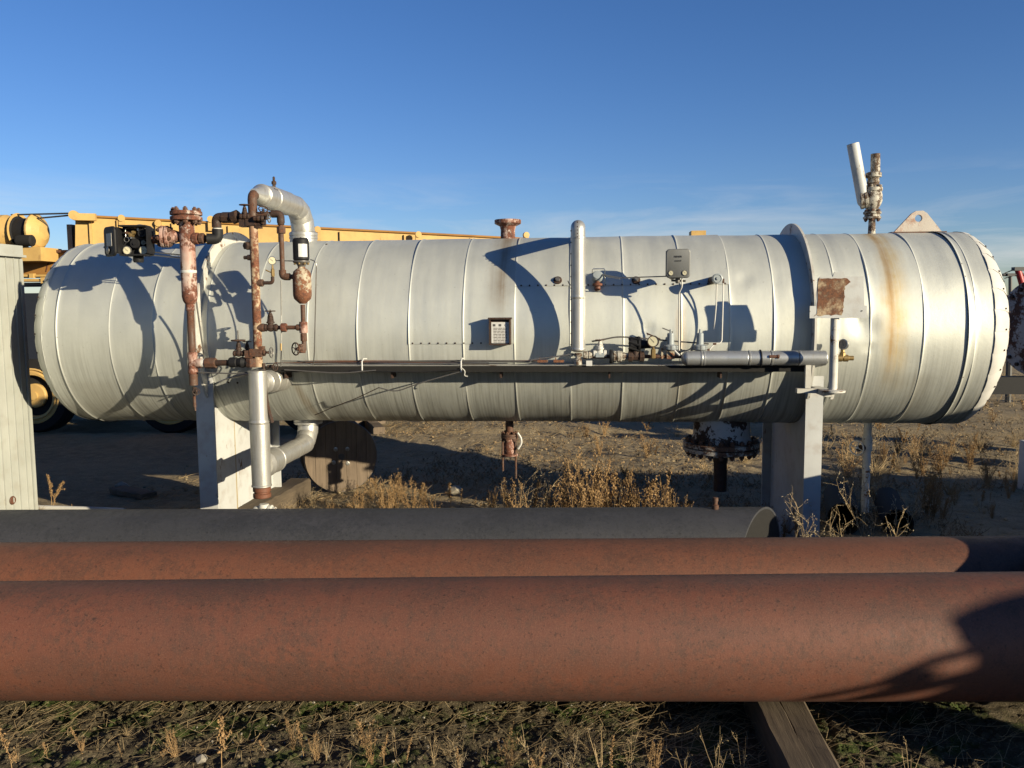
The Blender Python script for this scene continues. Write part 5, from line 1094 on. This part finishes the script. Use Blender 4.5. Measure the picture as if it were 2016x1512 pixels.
b = MB(); b.tube(bend([S(1935, 1282, tq), S(1850, 1300, tq), S(1790, 1325, tq), S(1755, 1350, tq), S(1660, 1380, tq)], .05), .018, 8); b.tube(bend([S(1940, 1330, tq), S(1860, 1352, tq), S(1770, 1378, tq)], .05), .03, 8); b.tube([S(1845, 1330, tq), S(1785, 1345, tq)], .028, 8); b.build('shadow_arms', M['rust2'], VT)

# ================================================================== WEEDS
def strand(b, pts, r, n=3):
    b.tube(pts, r, n, caps=False)
def weed_mesh(kind, seed):
    r = random.Random(seed); st = MB(); lf = MB()
    def leaf(p, d, L, w):
        d = d.normalized(); s = d.orthogonal().normalized()*w; s.rotate(Quaternion(d, r.uniform(0, 6.3))); up = d.cross(s).normalized()*w*.5
        lf.add([p, p+d*L*.5+s+up, p+d*L, p+d*L*.5-s+up], [(0, 1, 2), (0, 2, 3)])
    def rv(a=1.0): return Vector((r.gauss(0, a), r.gauss(0, a), r.gauss(0, a)))
    if kind == 'bush':
        for i in range(r.randint(9, 14)):
            an = r.uniform(0, 6.3); lean = r.uniform(.03, .42); h = r.uniform(.5, 1.0)*(1-.3*lean); pts = [Vector((r.gauss(0, .03), r.gauss(0, .03), -.03))]; d = Vector((math.cos(an)*lean, math.sin(an)*lean, 1)).normalized()
            for k in range(6): d = (d+rv(.10)).normalized(); pts.append(pts[-1]+d*h/6)
            strand(st, pts, [.009, .008, .007, .006, .005, .004, .002])
            for k in range(1, 7):
                for _ in range(r.randint(1, 3)):
                    dd = (d*.9+rv(.55)).normalized(); L = r.uniform(.08, .24)*(1.1-k*.08); p = pts[k]; e = p+dd*L*.5+rv(.012); q = e+(dd+Z_*.4).normalized()*L*.5; strand(st, [p, e, q], [.004, .003, .0015])
                    for _ in range(r.randint(3, 7)): leaf(p.lerp(q, r.uniform(.2, 1.05))+rv(.012), rv()+Z_*.2, r.uniform(.015, .042), r.uniform(.005, .012))
            if r.random() < .6:                 # dense seed spike at the tip
                for _ in range(26): leaf(pts[-1]-d*r.uniform(0, .2)+rv(.014), rv(.8)+Z_*.3, r.uniform(.02, .045), r.uniform(.008, .016))
    elif kind == 'spike':
        for i in range(r.randint(1, 3)):
            an = r.uniform(0, 6.3); lean = r.uniform(.02, .3); h = r.uniform(.7, 1.0); pts = [Vector((r.gauss(0, .02), r.gauss(0, .02), -.03))]; d = Vector((math.cos(an)*lean, math.sin(an)*lean, 1)).normalized()
            for k in range(7): d = (d+rv(.07)+Vector((0, 0, -.02*k))).normalized(); pts.append(pts[-1]+d*h/7)
            strand(st, pts, [.009, .008, .008, .007, .006, .005, .004, .003])
            for _ in range(150):
                t = r.uniform(.3, 1)**.7; k = min(6, int(t*7)); p = pts[k].lerp(pts[k+1], t*7-k if t < 1 else 1); leaf(p+rv(.016), rv(.8)+Z_*.2, r.uniform(.025, .06), r.uniform(.009, .02))
            for _ in range(4):
                k = r.randint(2, 5); dd = (rv(.6)+Z_*.5).normalized(); L = r.uniform(.08, .2); q = pts[k]+dd*L; strand(st, [pts[k], q], [.004, .002])
                for _ in range(16): leaf(pts[k].lerp(q, r.uniform(.4, 1))+rv(.012), rv(), r.uniform(.02, .05), r.uniform(.008, .016))
    elif kind == 'twig':
        def branch(p, d, L, rad, depth):
            pts = [p]
            for k in range(5): d = (d+rv(.13)+Z_*.04).normalized(); pts.append(pts[-1]+d*L/5)
            strand(st, pts, [rad*(1-.14*k) for k in range(6)], 4 if depth == 0 else 3)
            for k in range(1, 6):
                if depth < 2:
                    for _ in range(2 if depth == 0 else 1):
                        if r.random() < .8: branch(pts[k], (d*.7+rv(.62)).normalized(), L*r.uniform(.28, .55), rad*.55, depth+1)
                if depth > 0 and r.random() < .85: leaf(pts[k]+rv(.004), rv(), r.uniform(.012, .022), r.uniform(.006, .010))
        for i in range(r.randint(2, 4)):
            an = r.uniform(0, 6.3); ln = r.uniform(.2, .75); branch(Vector((r.gauss(0, .02), r.gauss(0, .02), -.03)), Vector((math.cos(an)*ln, math.sin(an)*ln, 1)).normalized(), r.uniform(.7, 1.0), .009, 0)
    elif kind == 'stalk':
        for i in range(r.randint(2, 4)):
            an = r.uniform(0, 6.3); lean = r.uniform(.05, .4); h = r.uniform(.6, 1.0); pts = [Vector((r.gauss(0, .02), r.gauss(0, .02), -.03))]; d = Vector((math.cos(an)*lean, math.sin(an)*lean, 1)).normalized()
            for k in range(7): d = (d+rv(.07)).normalized(); pts.append(pts[-1]+d*h/7)
            strand(st, pts, [.007, .0065, .006, .005, .0045, .004, .003, .0015])
            for _ in range(3):
                k = r.randint(2, 6); dd = (d+rv(.45)).normalized(); q = pts[k]+dd*r.uniform(.08, .25); strand(st, [pts[k], pts[k].lerp(q, .5)+rv(.01), q], [.004, .003, .0015])
                for _ in range(5): leaf(pts[k].lerp(q, r.uniform(.4, 1))+rv(.006), rv(), r.uniform(.012, .03), .007)
    elif kind == 'tuft':
        for i in range(46):
            an = r.uniform(0, 6.3); lean = r.uniform(.1, 1.1); h = r.uniform(.4, 1.0); d = Vector((math.cos(an)*lean, math.sin(an)*lean, 1)).normalized(); p = Vector((r.gauss(0, .06), r.gauss(0, .06), -.03)); pts = [p]
            for k in range(4): d = (d+rv(.10)+Z_*-.10*k).normalized(); pts.append(pts[-1]+d*h/4)
            strand(st, pts, [.006, .005, .004, .003, .0012])
            if r.random() < .4:
                for _ in range(6): leaf(pts[-1]-d*r.uniform(0, .15)+rv(.01), d+rv(.5), r.uniform(.02, .05), .007)
    return st, lf
PROT = {}
def proto(kind, seed, ms, ml):
    st, lf = weed_mesh(kind, seed); out = []
    for nm, b, mt in (('stems', st, ms), ('leaves', lf, ml)):
        me = bpy.data.meshes.new(nm); me.from_pydata([tuple(v) for v in b.v], [], b.f); me.update(); me.materials.append(mt); out.append(me)
    return out
for k in range(5): PROT['bush', k] = proto('bush', 100+k, M['gold'], M['gold'])
for k in range(4): PROT['spike', k] = proto('spike', 200+k, M['gold'], M['gold'])
for k in range(4): PROT['twig', k] = proto('twig', 300+k, M['straw'], M['seed'])
for k in range(4): PROT['stalk', k] = proto('stalk', 500+k, M['straw'], M['straw'])
for k in range(3): PROT['tuft', k] = proto('tuft', 400+k, M['straw'], M['straw'])
LAB = {'bush': ('dry golden-brown bushy weed', 'dry golden bushes'), 'spike': ('dry brown seed-spike weed', 'dry seed spikes'),
       'stalk': ('thin bare straw-coloured stalks', 'thin stalks'), 'twig': ('bare twiggy weed with pale pods', 'bare twiggy weeds'), 'tuft': ('pale dry straw grass tuft', 'straw grass tufts')}
ZONE = (' in front of the red-brown pipe', ' between the grey pipe and the silver vessel', ' around the grey leg below the sign', ' on the field behind the silver vessel', ' on the field beyond the white drain leg')
wr_ = random.Random(21); NM = {'bush': 'bushy_weed', 'spike': 'seed_spike_weed', 'twig': 'twiggy_weed', 'stalk': 'dry_stalk', 'tuft': 'grass_tuft'}; CNT = {}
def plant(kind, p, h, lab=None, squash=1.0):
    k = CNT.get(kind, 0); CNT[kind] = k+1; var = k % len([1 for a in PROT if a[0] == kind]); ms, ml = PROT[kind, var]
    o = bpy.data.objects.new(NM[kind], ms); col.objects.link(o); o.location = (p[0], p[1], gz(p[0], p[1])-.004); o.rotation_euler = (wr_.gauss(0, .06), wr_.gauss(0, .06), wr_.uniform(0, 6.28)); s_ = h; o.scale = (s_*squash, s_*squash, s_)
    z_ = 0 if p[1] < 3.3 else 1 if p[1] < 7.7 and p[0] < .9 else 2 if p[1] < 6.9 else 3 if p[0] < 1.6 else 4; tag(o, (lab or LAB[kind][0])+ZONE[z_], 'weed' if kind != 'tuft' else 'grass', LAB[kind][1]+ZONE[z_]); c = bpy.data.objects.new('leaves', ml); col.objects.link(c); c.parent = o; return o
def top(kind, px, py, Y, squash=1.0):
    p = at(px, py, Y); plant(kind, (p.x, p.y), max(.06, p.z)*{'bush': 1.22, 'tuft': 1.2, 'twig': .95}.get(kind, 1.08), squash=squash)
for px, py in ((735, 935), (762, 940), (790, 928), (812, 945), (838, 955), (860, 968), (705, 955), (690, 970), (655, 978), (1000, 945), (1040, 955), (1075, 962), (1100, 930), (1128, 938), (1150, 905), (1172, 932), (1200, 915), (1232, 938), (1258, 950), (1288, 935), (1312, 958), (935, 975), (965, 962), (1545, 1000), (1520, 990), (1570, 1005), (1592, 1000), (1340, 985)):
    top('bush', px+wr_.uniform(-4, 4), py, (6.9+wr_.uniform(-.35, .7)) if px < 1040 else 6.15+wr_.uniform(-.2, .2), .7)
    if px < 1330: top(wr_.choice(['bush', 'spike', 'stalk', 'spike']), px+wr_.uniform(-14, 14), py+wr_.uniform(0, 22), (6.65+wr_.uniform(-.15, .35)) if px < 1040 else 6.2+wr_.uniform(-.2, .2), .7)
for px, py, Y in ((885, 925, 7.10), (905, 955, 7.10), (98, 930, 6.85), (110, 975, 6.80), (140, 985, 6.80), (1262, 925, 6.30), (1330, 955, 6.30), (1360, 980, 6.30), (1240, 945, 6.30), (1420, 985, 6.40), (1522, 983, 6.40), (1040, 940, 6.30), (820, 925, 7.20), (750, 925, 7.10)): top('spike', px, py, Y, .9)
for px, py, Y in ((1598, 970, 5.50), (1646, 995, 5.50), (1722, 945, 5.50), (1762, 962, 5.50), (1006, 930, 6.30), (1050, 935, 6.30), (1440, 1000, 6.50), (1475, 990, 6.70), (560, 980, 6.70), (615, 955, 7.00), (640, 965, 6.95)): top('twig', px, py, Y, .8)
for px, py, Y in ((340, 948, 7.70), (365, 942, 7.60), (385, 945, 7.50), (300, 955, 7.70), (80, 990, 6.70), (470, 985, 6.60), (900, 985, 6.70), (1120, 980, 6.30), (1180, 985, 6.30), (1060, 985, 6.30), (780, 985, 6.60), (720, 985, 6.70)): top('tuft', px, py, Y)
# open field behind the vessel
nfield = 0
while nfield < 150:
    Y = 7.8+16*wr_.random()**1.8; px = wr_.uniform(640, 2040) if wr_.random() < .45 else wr_.uniform(1230, 2040); p = at(px, 700, Y)
    dens = .35 if px < 1230 else 1.0
    if wr_.random() > dens: continue
    kind = wr_.choice(['bush', 'twig', 'spike', 'tuft', 'spike', 'stalk']); plant(kind, (p.x, Y), wr_.uniform(.12, .34)*(1.25 if px > 1650 else 1), squash=1.2); nfield += 1
for _ in range(75):                     # thicker brush right of the sign
    Y = wr_.uniform(6.9, 10.5); p_ = at(wr_.uniform(1630, 2040), 700, Y); plant(wr_.choice(['bush', 'twig', 'spike', 'tuft', 'bush']), (p_.x, Y), wr_.uniform(.10, .40), squash=.85)
# the strip of soil in front of and under the pipes
for kind, px, py, Y in (('spike', 432, 1338, 2.92), ('spike', 150, 1425, 3.00), ('stalk', 190, 1440, 3.02), ('bush', 575, 1428, 3.05), ('stalk', 640, 1440, 3.00), ('spike', 752, 1436, 3.00), ('stalk', 850, 1425, 3.00), ('stalk', 1046, 1392, 2.95), ('stalk', 1062, 1425, 3.00), ('spike', 905, 1448, 3.00), ('spike', 1275, 1425, 3.05),
                        ('stalk', 1190, 1400, 3.00), ('stalk', 1415, 1400, 2.95), ('stalk', 1440, 1420, 3.00), ('stalk', 1702, 1458, 2.95), ('stalk', 1795, 1455, 2.95), ('spike', 12, 1390, 2.80), ('stalk', 30, 1440, 2.95), ('spike', 320, 1460, 3.00), ('tuft', 1120, 1400, 3.25), ('spike', 240, 1450, 3.0), ('stalk', 380, 1420, 3.05), ('spike', 520, 1440, 3.02), ('stalk', 690, 1430, 3.05), ('spike', 800, 1450, 3.0), ('stalk', 960, 1440, 3.05), ('bush', 620, 1445, 3.0), ('bush', 160, 1455, 2.98), ('bush', 1290, 1440, 3.0), ('tuft', 880, 1430, 3.1), ('tuft', 470, 1440, 3.1), ('tuft', 250, 1430, 3.15), ('stalk', 1350, 1440, 3.0), ('spike', 1060, 1450, 2.95), ('tuft', 1160, 1420, 3.15), ('bush', 345, 1425, 3.02), ('bush', 730, 1420, 3.0), ('bush', 1000, 1430, 3.03), ('spike', 600, 1415, 3.02), ('spike', 90, 1430, 2.98), ('stalk', 290, 1410, 3.02), ('stalk', 780, 1405, 3.03), ('twig', 905, 1440, 3.0), ('twig', 1120, 1435, 3.02), ('spike', 1200, 1440, 2.98), ('stalk', 1470, 1430, 2.95), ('stalk', 1240, 1410, 3.0), ('tuft', 1010, 1440, 3.10), ('tuft', 700, 1470, 3.10)): top(kind, px, py, Y, .7)
# lying straw, clods and pebbles: countless, so three pieces of stuff
b = MB(); r_ = random.Random(5)
def lying(n, xr, yr, L0, L1, rad, rise):
    for _ in range(n):
        x, y = r_.uniform(*xr), r_.uniform(*yr); L = r_.uniform(L0, L1); a = r_.uniform(-1.5, 1.5) if r_.random() < .6 else r_.gauss(.2, .4); d = Vector((math.cos(a), math.sin(a), 0)); z = gz(x, y)+.004; p = Vector((x, y, z)); q = p+d*L*.5+Vector((r_.gauss(0, .012), r_.gauss(0, .012), 0)); e = p+d*L
        q.z = gz(q.x, q.y)+.008+rise*r_.random(); e.z = gz(e.x, e.y)+.006+rise*1.5*r_.random(); b.tube([p, q, e], [rad, rad*.9, rad*.5], 3, caps=False)
lying(1300, (-2.6, 1.7), (2.95, 3.75), .02, .20, .0010, .04); lying(170, (-.05, .6), (3.05, 3.7), .08, .26, .0012, .05); lying(700, (-4.2, 3.2), (6.3, 8.2), .05, .3, .0022, .05); lying(500, (-3, 6), (8, 13), .06, .35, .003, .05)
tag(b.build('straw_litter', M['straw'], None, flat=True), 'loose dry straw and stalks lying scattered on the soil', 'straw', kind='stuff')
b = MB()
for _ in range(2600):                              # low dead mat between the taller weeds
    x, y = r_.uniform(-3.2, 3.0), 6.3+2.3*r_.random()**1.6
    if vnoise(x*1.7, y*1.7, 31) < -.12: continue
    h = r_.uniform(.03, .13); a = r_.uniform(0, 6.3); ln = r_.uniform(.2, 1.4); p = Vector((x, y, gz(x, y)-.005)); d = Vector((math.cos(a)*ln, math.sin(a)*ln, 1)).normalized(); q = p+d*h; b.tube([p, p+d*h*.6+Vector((r_.gauss(0, .008), r_.gauss(0, .008), 0)), q], [.0022, .0018, .001], 3, caps=False)
    for _k in range(3):
        s_ = r_.uniform(.008, .02); c = p+d*h*r_.uniform(.3, 1); u_ = Vector((r_.gauss(0, 1), r_.gauss(0, 1), r_.gauss(0, 1))).normalized()*s_; w_ = u_.orthogonal().normalized()*s_*.4; b.add([c, c+u_*.5+w_, c+u_, c+u_*.5-w_], [(0, 1, 2, 3)])
for _ in range(5200):
    y = 8+7*r_.random()**1.5; x = r_.uniform(-2.2, 5.5)*y/9
    if vnoise(x*.9, y*.9, 33) < -.05: continue
    h = r_.uniform(.03, .12); a = r_.uniform(0, 6.3); ln = r_.uniform(.3, 1.6); p = Vector((x, y, gz(x, y)-.005)); d = Vector((math.cos(a)*ln, math.sin(a)*ln, 1)).normalized(); b.tube([p, p+d*h], [.003, .0015], 3, caps=False)
    s_ = r_.uniform(.015, .035); c = p+d*h*r_.uniform(.3, 1); u_ = Vector((r_.gauss(0, 1), r_.gauss(0, 1), r_.gauss(0, 1))).normalized()*s_; w_ = u_.orthogonal().normalized()*s_*.4; b.add([c, c+u_*.5+w_, c+u_, c+u_*.5-w_], [(0, 1, 2, 3)])
tag(b.build('dead_ground_cover', M['litter'], None, flat=True), 'low brown dead ground cover between the taller weeds', 'ground cover', kind='stuff')
b = MB(); ico = [(0, 0, 1), (.89, 0, .45), (.28, .85, .45), (-.72, .53, .45), (-.72, -.53, .45), (.28, -.85, .45), (.72, .53, -.45), (-.28, .85, -.45), (-.89, 0, -.45), (-.28, -.85, -.45), (.72, -.53, -.45), (0, 0, -1)]
icf = [(0, 1, 2), (0, 2, 3), (0, 3, 4), (0, 4, 5), (0, 5, 1), (1, 6, 2), (2, 7, 3), (3, 8, 4), (4, 9, 5), (5, 10, 1), (6, 7, 2), (7, 8, 3), (8, 9, 4), (9, 10, 5), (10, 6, 1), (11, 7, 6), (11, 8, 7), (11, 9, 8), (11, 10, 9), (11, 6, 10)]
def clods(b, n, xr, yr, s0, s1):
    for _ in range(n):
        x, y = r_.uniform(*xr), r_.uniform(*yr); s_ = s0+(s1-s0)*r_.random()**2.5; z = gz(x, y)+s_*.2
        b.add([(x+vx*s_*r_.uniform(.7, 1.25), y+vy*s_*r_.uniform(.7, 1.25), z+vz*s_*r_.uniform(.5, .85)) for vx, vy, vz in ico], icf)
clods(b, 5200, (-2.7, 1.7), (2.9, 3.9), .003, .016); clods(b, 900, (-4.5, 4), (5.6, 9), .005, .02); clods(b, 900, (-3, 8), (9, 15), .006, .026)
tag(b.build('soil_clods', M['soil'], None, flat=True), 'crumbly dark soil clods covering the ground under the pipes', 'clods', kind='stuff')
b = MB(); clods(b, 420, (-1.7, .5), (3.0, 3.75), .003, .008); clods(b, 200, (-3, 5), (6, 11), .006, .016)
tag(b.build('pebbles', M['stone'], None, flat=True), 'small pale pebbles scattered over the soil', 'pebbles', kind='stuff')
for px, py, s_, lab in ((398, 1498, .026, 'white fist-sized stone on the soil in front of the red-brown pipe'), (895, 970, .075, 'flat pale stone block among the weeds behind the grey pipe'), (240, 962, .07, 'pale broken rock in the shade beneath the silver vessel')):
    g = ground_at(px, py); b = MB(); b.add([(g.x+vx*s_*r_.uniform(.8, 1.3), g.y+vy*s_*r_.uniform(.8, 1.2), s_*.35+vz*s_*r_.uniform(.5, .8)) for vx, vy, vz in ico], icf); solo(b, 'stone', M['stone'], (g.x, g.y, 0), lab, 'stone', ang=25)
for px, py, L, rz, lab in ((262, 972, .5, 1.1, 'grey weathered plank lying in the shade under the silver vessel'), (735, 845, 1.1, .4, 'weathered plank lying on the open soil behind the spool'), (715, 838, .8, -.5, 'broken board leaning over the plank behind the spool')):
    g = ground_at(px, py); timber('weathered_plank', (g.x, g.y, -.01), (.16, L, .05 if py > 900 else .12), rz, lab, M['wood'], seed=px, cat='plank')
for o in bpy.data.objects:
    if '_o' in o: del o['_o']
